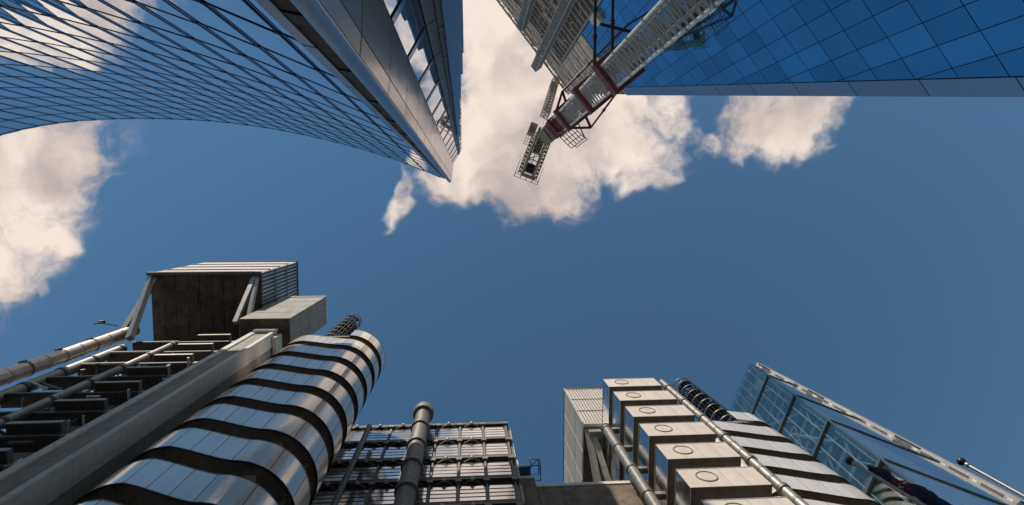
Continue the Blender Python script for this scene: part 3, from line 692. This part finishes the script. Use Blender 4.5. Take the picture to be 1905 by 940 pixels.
# ------------------------------------------------------------------ curved glass office, upper left
V = thing('curved_office', (-25, -12, 0), 'concave blue glass office with a pale metal corner pier', 'building')
base = BASE[V.name]
HW = 70.0
ctrl = [(-69, -2.6), (-60.5, -6.1), (-53.02, -8.74), (-47.17, -10.08), (-41.29, -10.64), (-35.35, -10.75), (-29.34, -10.52), (-23.26, -9.8), (-17.09, -8.6), (-10.83, -6.95), (-7.02, -5.63), (-3.15, -4.12)]
pts = []
for i in range(len(ctrl)-1):             # Catmull-Rom through the control points
    p = [Vector(ctrl[max(0, min(len(ctrl)-1, i+k))]) for k in (-1, 0, 1, 2)]
    for s_ in range(20):
        t_ = s_/20; pts.append(.5*((2*p[1])+(-p[0]+p[2])*t_+(2*p[0]-5*p[1]+4*p[2]-p[3])*t_*t_+(-p[0]+3*p[1]-3*p[2]+p[3])*t_**3))
pts.append(Vector(ctrl[-1]))
acc = [0.]
for a, b_ in zip(pts, pts[1:]): acc.append(acc[-1]+(b_-a).length)
NBAY = 32; RH = HW/17
def along(s_):
    s_ = max(0, min(acc[-1], s_))
    for i in range(len(pts)-1):
        if acc[i+1] >= s_: return pts[i].lerp(pts[i+1], (s_-acc[i])/max(1e-6, acc[i+1]-acc[i]))
    return pts[-1]
node = [along(acc[-1]*i/NBAY) for i in range(NBAY+1)]
bays = []
for i in range(NBAY):
    a, b_ = node[i], node[i+1]; tdir = (b_-a).normalized(); nrm2 = Vector((-tdir.y, tdir.x))
    if nrm2.y < 0: nrm2 = -nrm2
    bays.append((a, b_+nrm2*.045, tdir, nrm2))
cand = []
for i, (a, b_, tdir, nv) in enumerate(bays):
    for k in range(17):
        z0, z1 = RH*k+E_, RH*(k+1)+E_
        q = [pix((p.x, p.y, z)) for p, z in ((a, z0), (b_, z0), (b_, z1), (a, z1))]
        ar = abs(sum(q[m][0]*q[(m+1) % 4][1]-q[(m+1) % 4][0]*q[m][1] for m in range(4)))/2
        cx_, cy_ = sum(p[0] for p in q)/4, sum(p[1] for p in q)/4
        vis = -60 < cx_ < 1960 and -60 < cy_ < 1000
        cand.append((ar if vis else -1, i, k))
cand.sort(reverse=True)
single = {(i, k) for ar, i, k in cand[:300] if ar > 0}
pane_rest = MB()
for i, (a, b_, tdir, nv) in enumerate(bays):
    L_ = (b_-a).length; td = (b_-a).normalized(); nn_ = Vector((-td.y, td.x)); nn_ = nn_ if nn_.y > 0 else -nn_
    me = None
    for k in range(17):
        z0, z1 = RH*k+E_+.04, RH*(k+1)+E_-.04
        if (i, k) in single:
            if me is None:
                me = MB().slab([Vector((a.x, a.y, 0))+Vector((td.x, td.y, 0))*.03, Vector((b_.x, b_.y, 0))-Vector((td.x, td.y, 0))*.03,
                                Vector((b_.x, b_.y, RH-.08))-Vector((td.x, td.y, 0))*.03, Vector((a.x, a.y, RH-.08))+Vector((td.x, td.y, 0))*.03], -Vector((nn_.x, nn_.y, 0))*.05).mesh('pane', 'curtain_glass', (a.x, a.y, 0))
            o = inst('pane', me, V, Vector((a.x, a.y, z0))-base, (0, 0, rad(random.uniform(-.12, .12))))
        else:
            pane_rest.slab([(a.x, a.y, z0), (b_.x, b_.y, z0), (b_.x, b_.y, z1), (a.x, a.y, z1)], -Vector((nn_.x, nn_.y, 0))*.05)
    nx = node[i+1]
    MB().slab([(b_.x+td.x*.01, b_.y+td.y*.01, E_), (nx.x+td.x*.02, nx.y+td.y*.02, E_), (nx.x+td.x*.02, nx.y+td.y*.02, HW+E_), (b_.x+td.x*.01, b_.y+td.y*.01, HW+E_)], -Vector((td.x, td.y, 0))*.04).build('glass_return', 'return_glass', V)
    MB().tube((b_.x, b_.y, E_), (b_.x, b_.y, HW+E_), .022, 6).build('mullion', 'mullion', V)
tag(pane_rest.build('pane', 'curtain_glass', V), None, None, kind='stuff')
for k in range(18):
    mb = MB(); z = RH*k+E_
    for a, b_, td, nv in bays:
        n3 = Vector((nv.x, nv.y, 0))*.022
        mb.slab([Vector((a.x, a.y, z-.07))+n3, Vector((b_.x, b_.y, z-.07))+n3, Vector((b_.x, b_.y, z+.07))+n3, Vector((a.x, a.y, z+.07))+n3], -n3*3.5)
    mb.build('transom', 'mullion', V)
for i, (a, b_, td, nv) in enumerate(bays):   # coping pieces along the top edge
    n3 = Vector((nv.x, nv.y, 0))
    MB().slab([Vector((a.x, a.y, HW+E_+.08))+n3*.02, Vector((b_.x, b_.y, HW+E_+.08))+n3*.02, Vector((b_.x, b_.y, HW+E_+.32))+n3*.06, Vector((a.x, a.y, HW+E_+.32))+n3*.06], -n3*.4).build('coping', 'fascia', V)
# corner: slender vertical strips, each between two edges given by their head and a low point
corner = {'k0': ((821, 331), (471, 0)), 'k1': ((826.5, 333), (501, 0)), 'k2': ((833, 336), (546, 0)), 'k3': ((839.5, 338), (592, 0)), 'k4': ((841, 331), (633, 0)),
          'k5': ((843.5, 306), (713, 0)), 'k6': ((853.5, 290), (780, 0)), 'k65': ((854.5, 287), (806, 0)), 'k7': ((856, 285), (834, 0)), 'k8': ((859, 280), (858, 0))}
def edge(k, z):
    tpx, bpx = corner[k]; rt = math.hypot(tpx[0]-VPX, tpx[1]-VPY); rb = math.hypot(bpx[0]-VPX, bpx[1]-VPY)
    t1 = at(*tpx, HW); b1 = at(*bpx, HW*rt/rb); f_ = (z-b1.z)/(t1.z-b1.z); return b1.lerp(t1, f_)
def strip_piece(ka, kb, z0, z1, th=.12, ga=0., gb=0.):
    a0, b0, a1, b1 = edge(ka, z0), edge(kb, z0), edge(ka, z1), edge(kb, z1)
    d_ = (b0-a0).normalized(); nv = Vector((d_.y, -d_.x, 0)); mid = (a0+b0)/2
    if nv.dot(Vector((-mid.x, -mid.y, 0))) < 0: nv = -nv
    return [a0+d_*ga, b0-d_*gb, b1-d_*gb, a1+d_*ga], nv, th
def strip_build(name, m, ka, kb, z0, z1, th=.12, ga=.02, gb=.02, out=0.):
    q, nv, th = strip_piece(ka, kb, z0, z1, th, ga, gb)
    return MB().slab([p+nv*out for p in q], -nv*th).build(name, m, V)
ZT = HW+E_
nP = 17
for k in range(nP):
    z0, z1 = E_+HW*k/nP+.05, E_+HW*(k+1)/nP-.05
    strip_build('edge_trim', 'round_metal', 'k0', 'k1', z0, z1, .1)
    strip_build('pier_panel', 'clad_metal', 'k3', 'k4', z0, z1)
    strip_build('pier_panel', 'clad_metal', 'k4', 'k5', z0, z1)
    strip_build('corner_pane', 'curtain_glass', 'k5', 'k6', z0+.5, z1-.1, .06, .03, .05, -.03)
    strip_build('spandrel_rail', 'fascia', 'k5', 'k6', z0-.01, z0+.46, .1, .02, .04)
    strip_build('fin_panel', 'clad_grey', 'k6', 'k65', z0, z1)
    strip_build('fin_panel', 'clad_grey', 'k65', 'k7', z0+1.0, z1+1.0 if k < nP-1 else z1)
    strip_build('end_pane', 'blue_glass', 'k7', 'k8', z0, z1 - (0 if k < 8 else .8), .1)
    # clips in the dark groove
    q, nv, th = strip_piece('k1', 'k2', z0+1.9, z0+2.5, .1)
    MB().slab([p-nv*.02 for p in q], -nv*.025).build('groove_clip', 'dark_steel', V)
# half-round pier and groove backing
mb = MB(); ns = 14; ring = []
for z in (E_-1.6, ZT):
    a, b_ = edge('k2', z), edge('k3', z); c = (a+b_)/2; hd = (b_-a)/2; nv = Vector((hd.y, -hd.x, 0)).normalized()
    if nv.dot(-c.to_2d().to_3d()) < 0: nv = -nv
    ring.append([c-hd*math.cos(math.pi*i/ns)+nv*hd.length*.8*math.sin(math.pi*i/ns) for i in range(ns+1)])
mb.add(ring[0]+ring[1], [(i, i+1, ns+2+i, ns+1+i) for i in range(ns)]).build('half_round', 'round_metal', V, True)
q, nv, th = strip_piece('k1', 'k2', E_-1.6, ZT)
MB().slab([p-nv*.05 for p in q], -nv*.1).build('groove', 'soffit', V)
for ka, kb in (('k3', 'k5'), ('k5', 'k6'), ('k6', 'k7'), ('k7', 'k8')):
    q, nv, th = strip_piece(ka, kb, E_-1.6, ZT-.05)
    MB().slab([p-nv*.13 for p in q], -nv*.08).build('pier_backing', 'body_dark', V)
# stepped glass fins beyond the pier
for (px_, py_, hh) in ((862.5, 100, 22.5), (861, 139, 26.5), (857.5, 182, 33), (857, 219, 41), (857, 255, 52)):
    p = at(px_, py_, hh); b_ = Vector((p.x, p.y, 0))
    f_ = MB().obox(Vector((p.x-.12, p.y-.25, p.z/2)), (.11, 0, 0), (0, .24, 0), (0, 0, p.z/2)).build('glass_fin', 'round_metal', V)
    MB().obox(Vector((p.x-.005, p.y-.25, p.z/2)), (.006, 0, 0), (0, .22, 0), (0, 0, p.z/2-.05)).build('fin_edge', 'clad_grey', f_)
body2 = [(p.x, p.y-.45) for p in pts[::6]]
poly = body2+[(-3.3, -4.6), (-2.5, -4.7), (-2.35, -6.4), (-1.9, -7.4), (-3.6, -34), (-40, -36), (-72, -26)]
MB().prism(poly, 0, HW+E_-.1).build('building_mass', 'body_dark', V)

# ------------------------------------------------------------------ wedge tower with unfinished core, upper right
Dg = thing('wedge_tower', (55, -35, 0), 'tall blue glass wedge tower still being built, with unclad core', 'tower')
base = BASE[Dg.name]
dd = Vector((.62, .785, 0)).normalized(); dn = Vector((dd.y, -dd.x, 0)); DD = 59.7
def wp(s_, h, out=0.): p = dd*s_+dn*(DD-out); return Vector((p.x, p.y, h+E_))
def s_edge(h): return 2.7+(170-h)/3.95
HTOP, HG, SV = 222.0, 171.0, -20.3
MB().slab([wp(-58, 0), wp(s_edge(0), 0), wp(s_edge(HTOP-1), HTOP-1), wp(-58, HTOP-1)], dn*22+dd*0).build('tower_mass', 'core_dark', Dg)
# glazing
FAS = 2.9
svals = [6.4+3.5*i for i in range(-8, 12)]; svals[0] = SV
svals = [SV]+[s for s in svals if s > SV+1]
hvals = [3+6.0*i for i in range(0, 29)]
hvals[-1] = HG
def clip(poly, f):
    out = []
    for i in range(len(poly)):
        a, b_ = poly[i], poly[(i+1) % len(poly)]; fa, fb = f(a), f(b_)
        if fa >= 0: out.append(a)
        if (fa >= 0) != (fb >= 0): t_ = fa/(fa-fb); out.append((a[0]+(b_[0]-a[0])*t_, a[1]+(b_[1]-a[1])*t_))
    return out
fpn = {}
wall_rest = MB()
for i in range(len(svals)-1):
    for k in range(len(hvals)-1):
        g_ = .06
        q = [(svals[i]+g_, hvals[k]+g_), (svals[i+1]-g_, hvals[k]+g_), (svals[i+1]-g_, hvals[k+1]-g_), (svals[i]+g_, hvals[k+1]-g_)]
        qc = clip(q, lambda p: s_edge(p[1])-FAS-p[0])
        if len(qc) < 3: continue
        c = Vector((sum(p[0] for p in qc)/len(qc), sum(p[1] for p in qc)/len(qc)))
        pc = wp(c.x, c.y, .3); px_ = pix(pc)
        if not (-80 < px_[0] < 2000 and -80 < px_[1] < 300):
            wall_rest.slab([wp(a, b_, .3) for a, b_ in qc], dn*.08); continue
        mb = MB(); ta, tb = random.uniform(-.004, .004), random.uniform(-.003, .003)
        mb.slab([wp(a, b_, .3+ta*(a-c.x)+tb*(b_-c.y)) for a, b_ in qc], dn*.08)
        mb.build('pane', 'blue_glass', Dg)
tag(wall_rest.build('pane', 'blue_glass', Dg), None, None, kind='stuff')
MB().slab([wp(SV, 1, .15), wp(s_edge(1)-FAS, 1, .15), wp(s_edge(HG)-FAS, HG, .15), wp(SV, HG, .15)], dn*.1).build('glazing_backing', 'blue_gap', Dg)
nseg = 14
for i in range(nseg):
    h0, h1 = 2+i*(HG-2)/nseg, 2+(i+1)*(HG-2)/nseg-.15
    MB().slab([wp(s_edge(h0)-FAS+.1, h0, .45), wp(s_edge(h0), h0, .45), wp(s_edge(h1), h1, .45), wp(s_edge(h1)-FAS+.1, h1, .45)], dn*.4).build('edge_fascia', 'fascia', Dg)
# unclad core: bands of sheeting, open bays, rails
rnd = random.Random(11)
h = 206.0; row = 0
while h < 221:
    hh = rnd.choice([1.2, 1.8, 2.4]); s_ = -57.0+rnd.uniform(0, 2)
    while s_ < s_edge(h+hh)-1.5:
        L_ = min(rnd.choice([3.5, 5, 7, 9]), s_edge(h+hh)-.6-s_)
        o_ = rnd.choice([.2, .35, .5, .7])
        MB().slab([wp(s_, h, o_), wp(s_+L_-.12, h, o_), wp(s_+L_-.12, h+hh-.2, o_), wp(s_, h+hh-.2, o_)], dn*(o_+.05)).build('core_panel', 'core_clad', Dg); s_ += L_
    h += hh+rnd.choice([.15, .5])
h = 120.0
while h < 206:                           # right of the open bay, above the glazing
    hh = rnd.choice([1.2, 1.8, 2.4, 3.0]); s_ = SV+.3
    lim = s_edge(h+hh)-.4
    if h+.2 >= HG:
        while s_ < lim-1:
            L_ = min(rnd.choice([3.5, 6, 9]), lim-s_); o_ = rnd.choice([.2, .35, .5])
            MB().slab([wp(s_, h, o_), wp(s_+L_-.1, h, o_), wp(s_+L_-.1, h+hh-.2, o_), wp(s_, h+hh-.2, o_)], dn*(o_+.05)).build('core_panel', 'core_clad', Dg); s_ += L_
    h += hh+rnd.choice([.1, .35])
h = 118.0
while h < 205:                           # open bay: floor edges, rails, ducts
    MB().slab([wp(-57, h, .5), wp(SV-.4, h, .5), wp(SV-.4, h+.5, .5), wp(-57, h+.5, .5)], dn*.7).build('floor_edge', 'core_clad', Dg)
    MB().beam(wp(-57, h+1.6, .35), wp(SV-.4, h+1.6, .35), .12).build('guard_rail', 'scaffold', Dg)
    for s_ in range(-56, -22, 4):
        if rnd.random() < .8: MB().beam(wp(s_+rnd.uniform(-1, 1), h+.5, .3), wp(s_+rnd.uniform(-1, 1), h+rnd.uniform(1.5, 3.6), .3), rnd.choice([.12, .2, .3])).build('bay_post', rnd.choice(['mast_white', 'scaffold', 'core_clad']), Dg)
    if rnd.random() < .7:
        s_ = rnd.uniform(-50, -30); MB().slab([wp(s_, h+.6, .25), wp(s_+rnd.uniform(3, 8), h+.6, .25), wp(s_+rnd.uniform(3, 8), h+3.4, .25), wp(s_, h+3.4, .25)], dn*.2).build('bay_sheet', 'core_clad', Dg)
    h += 4.0
for s_ in (SV-.2, -33.0, -41.0, -48.5):
    MB().beam(wp(s_, 100, 1.0), wp(s_, 205 if s_ > -40 else 206, 1.0), .45 if s_ == SV-.2 else .3).build('upright', 'mast_grey', Dg)
for i in range(40):                      # ragged scaffold along the head
    s_ = -57+i*1.18
    MB().beam(wp(s_, HTOP-4, .9), wp(s_, HTOP+rnd.uniform(.2, 2.2), .9), .14).build('scaffold_post', 'scaffold', Dg)
    if rnd.random() < .45: MB().slab([wp(s_, HTOP-1.5, .8), wp(s_+1.1, HTOP-1.5, .8), wp(s_+1.1, HTOP+rnd.uniform(-.6, .8), .8), wp(s_, HTOP+rnd.uniform(-.6, .8), .8)], dn*.15).build('scaffold_board', 'core_clad', Dg)
for hh in (HTOP-.6, HTOP+.8): MB().beam(wp(-57, hh, .95), wp(-11, hh, .95), .14).build('scaffold_rail', 'scaffold', Dg)
MB().beam(wp(-57, HTOP-3.2, 1.7), wp(-12, HTOP-3.2, 1.7), .5).build('scaffold_rail', 'core_clad', Dg)
# block and bracket on the glass
MB().slab([wp(SV+.2, 156, 1.6), wp(SV+3.2, 156, 1.6), wp(SV+3.2, 151, 1.6), wp(SV+.2, 151, 1.6)], dn*1.3).build('tie_plate', 'core_clad', Dg)

# ------------------------------------------------------------------ lattices
def lattice(mb, p, q, wd, ua, ub, step, r, brace_r):
    p, q = Vector(p), Vector(q); d_ = (q-p); L_ = d_.length; d_.normalize(); ua = Vector(ua); ub = Vector(ub)
    cs = [(-1, -1), (1, -1), (1, 1), (-1, 1)]
    for a, b_ in cs: mb.beam(p+(ua*a+ub*b_)*wd/2, q+(ua*a+ub*b_)*wd/2, r)
    n = max(1, int(L_/step))
    for i in range(n):
        for m_ in range(4):
            a, b_ = cs[m_], cs[(m_+1) % 4]
            if i % 2: a, b_ = b_, a
            mb.beam(p+d_*L_*i/n+(ua*a[0]+ub*a[1])*wd/2, p+d_*L_*(i+1)/n+(ua*b_[0]+ub*b_[1])*wd/2, brace_r)
            mb.beam(p+d_*L_*i/n+(ua*a[0]+ub*a[1])*wd/2, p+d_*L_*i/n+(ua*b_[0]+ub*b_[1])*wd/2, brace_r)
    return mb
def hoist(label, tip_px, low_px, wd):
    def on(px_, py_, off=3.0):
        r_ = ray(px_, py_); t_ = (DD-off)/(dn.x*r_.x+dn.y*r_.y); return Vector((r_.x*t_, r_.y*t_, t_+E_))
    a = on(*tip_px); b_ = on(*low_px)
    foot = Vector((a.x*.7+b_.x*.3, a.y*.7+b_.y*.3, 0)); d_ = Vector((0, 0, 1))
    o = thing('hoist_mast', foot, label, 'hoist mast', 'hoist masts on the unclad core')
    n = 14; L_ = a.z/n
    me = lattice(MB(), (foot.x, foot.y, 0), (foot.x, foot.y, L_-.02), wd, dd, dn, 1.5, .28, .15).mesh('mast_section', 'mast_grey', BASE[o.name])
    for i in range(n): inst('mast_section', me, o, (0, 0, i*L_))
    MB().obox(foot+Vector((0, 0, a.z+.3)), dd*wd*.6, dn*wd*.6, (0, 0, .3)).build('head_frame', 'scaffold', o)
    for h_ in (120, 150, 180, 208): MB().beam(foot+Vector((0, 0, h_)), foot+dn*2.9+Vector((0, 0, h_)), .3).build('wall_tie', 'mast_grey', o)
hoist('grey lattice hoist mast whose tip rises past the core edge', (997, 122), (1062, 0), 2.7)
hoist('grey lattice hoist mast nearest the top edge of the picture', (969, 46), (992, 0), 2.5)

# ------------------------------------------------------------------ tower crane
C = thing('tower_crane', (25.6, -24.1, 0), 'white lattice tower crane with red collars beside the wedge tower', 'crane')
base = BASE[C.name]
ca = Vector((.64, .77, 0)).normalized(); cb = Vector((.77, -.64, 0)).normalized()
CC = Vector((25.75, -24.1, 0)); CW = 4.3
HC = 150.0
nsec = 20; SH = HC/nsec
hw = CW/2
ch = MB()
for a, b_ in ((-1, -1), (1, -1), (1, 1), (-1, 1)):
    p = CC+ca*a*hw+cb*b_*hw
    ch.beam(p, p+Vector((0, 0, SH-.04)), .36)
for a, b_ in ((-1, -1), (1, -1), (1, 1), (-1, 1)):
    p = CC+ca*a*hw+cb*b_*hw
    ch.obox(p+Vector((0, 0, SH-.2)), ca*.32, cb*.32, (0, 0, .15))
chme = ch.mesh('mast_section', 'mast_white', base)
br = MB(); cs = [(-1, -1), (1, -1), (1, 1), (-1, 1)]; nb_ = 4
for m_ in range(4):
    a, b_ = cs[m_], cs[(m_+1) % 4]
    for i in range(nb_):
        z0, z1 = SH*i/nb_, SH*(i+1)/nb_; zm = (z0+z1)/2
        pa = CC+ca*a[0]*hw+cb*a[1]*hw; pb = CC+ca*b_[0]*hw+cb*b_[1]*hw
        br.beam(pa+Vector((0, 0, z0)), pb+Vector((0, 0, zm)), .15).beam(pb+Vector((0, 0, zm)), pa+Vector((0, 0, z1)), .15)
brme = br.mesh('bracing', 'brace_grey', base)
ld = MB()
for s_ in (-.3, .3): ld.beam(CC+ca*.8+cb*s_, CC+ca*.8+cb*s_+Vector((0, 0, SH)), .08)
for i in range(18): ld.beam(CC+ca*.8-cb*.3+Vector((0, 0, .2+i*SH/18)), CC+ca*.8+cb*.3+Vector((0, 0, .2+i*SH/18)), .06)
ld.obox(CC-ca*.5+cb*.2+Vector((0, 0, SH*.5)), ca*1.0, cb*.9, (0, 0, .06))
ldme = ld.mesh('ladder', 'mast_grey', base)
for i in range(nsec):
    s_ = inst('mast_section', chme, C, (0, 0, i*SH)); inst('bracing', brme, s_); inst('ladder', ldme, s_)
# cable and lift channel along the right flank
MB().obox(CC+cb*(hw+1.0)+ca*.9+Vector((0, 0, 49)), ca*.3, cb*.3, (0, 0, 49)).build('cable_channel', 'mast_grey', C)
MB().obox(CC+cb*(hw+.75)-ca*.6+Vector((0, 0, 49)), ca*.14, cb*.5, (0, 0, 49)).build('cable_channel', 'dark_steel', C)
for h_ in (60, 73, 85): MB().obox(CC+cb*(hw+1.5)+ca*.4+Vector((0, 0, h_)), ca*.9, cb*.75, (0, 0, 1.3)).build('junction_box', 'dark_steel', C)
def collar(h_, sz, th, m='oxide_red'):
    o = MB()
    for sgn in (-1, 1):
        o.obox(CC+ca*sgn*sz/2+Vector((0, 0, h_)), ca*.42, cb*(sz/2+.42), (0, 0, th)).obox(CC+cb*sgn*sz/2+Vector((0, 0, h_)), ca*(sz/2-.43), cb*.42, (0, 0, th-.01))
    o = o.build('tie_collar', m, C)
    for sgn in (-1, 1):
        for k in (-1.2, 0, 1.2): MB().obox(CC+ca*sgn*(hw+.38)+cb*k+Vector((0, 0, h_-.2)), ca*.12, cb*.15, (0, 0, .15)).build('wedge', 'mast_white', o)
    return o
for h_, th in ((54.0, .9), (97+E_, 1.1), (116+E_, .9), (141+E_, .95)): collar(h_, 5.5, th)
def cpt(a, b_, h_): p = CC+ca*a+cb*b_; return Vector((p.x, p.y, h_))
def to_wall(p, dirv):
    dirv = Vector(dirv).normalized(); t_ = (DD-.2-(dn.x*p.x+dn.y*p.y))/(dn.x*dirv.x+dn.y*dirv.y); return p+dirv*t_
h_ = 97+E_
for (a, b_) in ((-2.9, -2.9), (-2.9, 1.0)):
    p = cpt(a, b_, h_); q = to_wall(p, (-.0, -1, 0)); t1 = MB().tube(p, q, .28, 10).build('tie_strut', 'cage_black', C, True)
    dv = (q-p).normalized()
    for s_ in (4.5, 9.0): MB().tube(p+dv*s_, p+dv*(s_+.7), .42, 10).build('strut_joint', 'cage_black', t1, True)
q = cpt(-2.9, 1.0, h_)+Vector((0, -8.5, 0)); q2 = at(1116, 45, h_-E_); MB().tube(q2, at(1180, 61, h_-E_), .28, 10).build('tie_strut', 'cage_black', C, True)
h_ = 141+E_
ol, orr = at(*(940+385/3.617, 80+325/3.617), 141), at(*(940+575/3.617, 80+570/3.617), 141)
for p, q in ((cpt(-2.7, -2.7, h_), ol), (cpt(-2.7, .6, h_), ol), (cpt(2.7, -2.4, h_), orr), (cpt(2.7, 2.4, h_), orr)): MB().beam(p, q, .55).build('outrigger', 'oxide_red', C)
for p, dv in ((orr, (.6, -.8, 0)), (ol, (.70, -.71, 0))):
    q = to_wall(p, dv); tt = MB().tube(p, q, .26, 10).build('tie_strut', 'oxide_red', C, True)
    dv2 = (q-p).normalized(); MB().tube(p+dv2*5, p+dv2*5.8, .4, 10).build('strut_joint', 'oxide_red', tt, True)
h_ = 116+E_
p = cpt(2.9, 2.7, h_); MB().beam(p, cpt(2.9, -2.7, h_+3.5), .35).build('outrigger', 'oxide_red', C)
MB().beam(cpt(2.3, 3.1, 97+E_), cpt(.2, 6.0, 97+E_), .5).build('outrigger', 'dark_steel', C); MB().beam(cpt(-1.5, 3.1, 97+E_), cpt(.2, 6.0, 97+E_), .5).build('outrigger', 'dark_steel', C)
q = to_wall(cpt(.2, 6.0, 97+E_), (.785, -.62, 0)); MB().tube(cpt(.2, 6.0, 97+E_), q, .28, 10).build('tie_strut', 'dark_steel', C, True)
# slewing part
MB().obox(CC+Vector((0, 0, 155.5+E_)), ca*2.9, cb*2.9, (0, 0, .5)).build('slew_plate', 'oxide_red', C)
rd = MB()
for i in range(9): rd.obox(CC+ca*(-2.6+i*.65)+Vector((0, 0, 158.5+E_)), ca*.12, cb*2.7, (0, 0, 2.4))
rd.build('slew_ribs', 'bright_red', C)
mb = lattice(MB(), CC+Vector((0, 0, 150)), CC+Vector((0, 0, 172+E_)), CW, ca, cb, 2.0, .55, .22).build('slew_tower', 'oxide_red', C)
MB().obox(CC+Vector((0, 0, 164.5+E_)), ca*2.5, cb*2.6, (0, 0, 2.2)).build('slew_ring', 'frame_grey', C)
dk = MB().obox(CC+Vector((0, 0, 178+E_)), ca*2.4, cb*2.3, (0, 0, 5.5)).build('machine_house', 'deck_beige', C)
me = MB()
for i in range(8):
    z = 173.4+E_+i*1.3
    o = MB().obox(CC+Vector((0, 0, z)), ca*2.52, cb*2.42, (0, 0, .28)).build('house_rib', 'olive_steel', dk)
jd = Vector((.36, -.93, 0)).normalized(); jp = Vector((-jd.y, jd.x, 0))
def jpnt(l, s_, z): p = CC+jd*l+jp*s_; return Vector((p.x-1.5, p.y+0.5, z+E_))
HD = 185.0
cj = MB()
for s_ in (-1.7, 1.7): cj.beam(jpnt(3, s_, HD), jpnt(-12.6, s_, HD), .75, .8)
for i in range(6): cj.beam(jpnt(-1-i*2.2, -1.7, HD), jpnt(-1-i*2.2, 1.7, HD), .3, .4)
for i in range(5): cj.beam(jpnt(-1-i*2.2, -1.7 if i % 2 else 1.7, HD), jpnt(-3.2-i*2.2, 1.7 if i % 2 else -1.7, HD), .24)
cj = cj.build('counter_jib', 'olive_steel', C)
MB().obox(jpnt(-10.3, 0, HD+.7), jd*1.4, jp*1.3, (0, 0, .9)).build('ballast', 'cage_black', cj)
MB().obox(jpnt(-2.5, 0, HD+.5), jd*2.6, jp*1.2, (0, 0, .2)).build('deck_plate', 'frame_grey', cj)
wk = MB()
for s_ in (-3.2, 3.2, -2.3, 2.3): wk.beam(jpnt(1, s_, HD), jpnt(-13.2, s_, HD), .24)
for i in range(12):
    for sg in (-1, 1): wk.beam(jpnt(1-i*1.25, sg*2.0, HD), jpnt(1-i*1.25, sg*3.3, HD), .2); wk.beam(jpnt(1-i*1.25, sg*3.2, HD), jpnt(1-i*1.25, sg*3.2, HD+1.2), .16)
for sg in (-1, 1):
    wk.beam(jpnt(1, sg*3.2, HD+1.2), jpnt(-13.2, sg*3.2, HD+1.2), .2)
    wk.beam(jpnt(-8.8, sg*4.0, HD), jpnt(-13.8, sg*4.0, HD), .16)
for s_ in (-4, -2, 0, 2, 4):
    wk.beam(jpnt(-12.6, s_, HD), jpnt(-14.6, s_, HD), .24)
wk.beam(jpnt(-13.6, -4, HD), jpnt(-13.6, 4, HD), .2).beam(jpnt(-14.6, -4, HD), jpnt(-14.6, 4, HD), .16)
for sg in (-1, 1):
    for i in range(10): MB().obox(jpnt(-1.2-i*1.25, sg*2.75, HD-.1), jd*.5, jp*(.42 if i % 3 else .25), (0, 0, .04)).build('grating', 'scaffold', cj)
wk.build('walkway', 'scaffold', cj)
MB().obox(jpnt(-13.0, .4, HD+.6), jd*.5, jp*2.4, (0, 0, .7)).build('winch', 'olive_steel', cj)
cabn = MB().obox(jpnt(1.4, -3.9, HD), jd*2.0, jp*1.2, (0, 0, 1.3)).build('cab', 'deck_beige', C)
MB().obox(jpnt(1.4, -3.9, HD-1.33), jd*1.2, jp*.8, (0, 0, .04)).build('cab_window', 'soffit', cabn)
mb = MB()
for i in range(4): mb.beam(jpnt(-.8-i*1.0, -4.9, HD), jpnt(-.8-i*1.0, -3.3, HD), .12)
for s_ in (-4.9, -4.1, -3.3): mb.beam(jpnt(-.6, s_, HD), jpnt(-4, s_, HD), .14)
mb.build('cab_walkway', 'scaffold', C)
base_j, tip_j = at(1014, 214, 184), at(1034, 147, 226)
jdv = (tip_j-base_j).normalized(); ja = jdv.cross(Vector((0, 0, 1))).normalized(); jb = jdv.cross(ja)
lattice(MB(), base_j, tip_j, 2.4, ja, jb, 1.7, .3, .17).build('luffing_jib', 'fin_beige', C)
MB().beam(jpnt(0, 0, HD), jpnt(-1, 0, HD+9), .5).beam(jpnt(-8, 0, HD), jpnt(-1, 0, HD+9), .3).build('apex_frame', 'olive_steel', C)
MB().tube(jpnt(-1, 0, HD+9), tip_j, .07, 6).build('pendant', 'cage_black', C)
# mesh platform beside the slew ring
pf = MB(); hpf = 152.0
c0, c1_, c2_ = at(1036, 250, hpf), at(1063, 276, hpf), at(1088, 257, hpf)
ex, ey = (c2_-c1_), (c0-c1_)
for i in range(6): pf.beam(c1_+ex*i/5, c1_+ex*i/5+ey*(1 if i else .9), .2)
for i in range(5): pf.beam(c1_+ey*i/4, c1_+ey*i/4+ex, .2)
pf.beam(c1_+ex*.25-ey*.12, c1_+ex*1.05-ey*.12, .2).beam(c1_+ex*.25-ey*.12, c1_+ex*.25, .2).beam(c1_+ex*1.05-ey*.12, c1_+ex*1.05, .2)
pf.build('mesh_platform', 'scaffold', C)
pg = MB().slab([c1_+Vector((0, 0, .15)), c1_+ex+Vector((0, 0, .15)), c1_+ex+ey+Vector((0, 0, .15)), c1_+ey+Vector((0, 0, .15))], (0, 0, .02))
MB().beam(c0, cpt(2.6, -.5, 152.5), .3).beam(c2_, cpt(2.6, 2.4, 152.5), .3).build('platform_arm', 'scaffold', C)
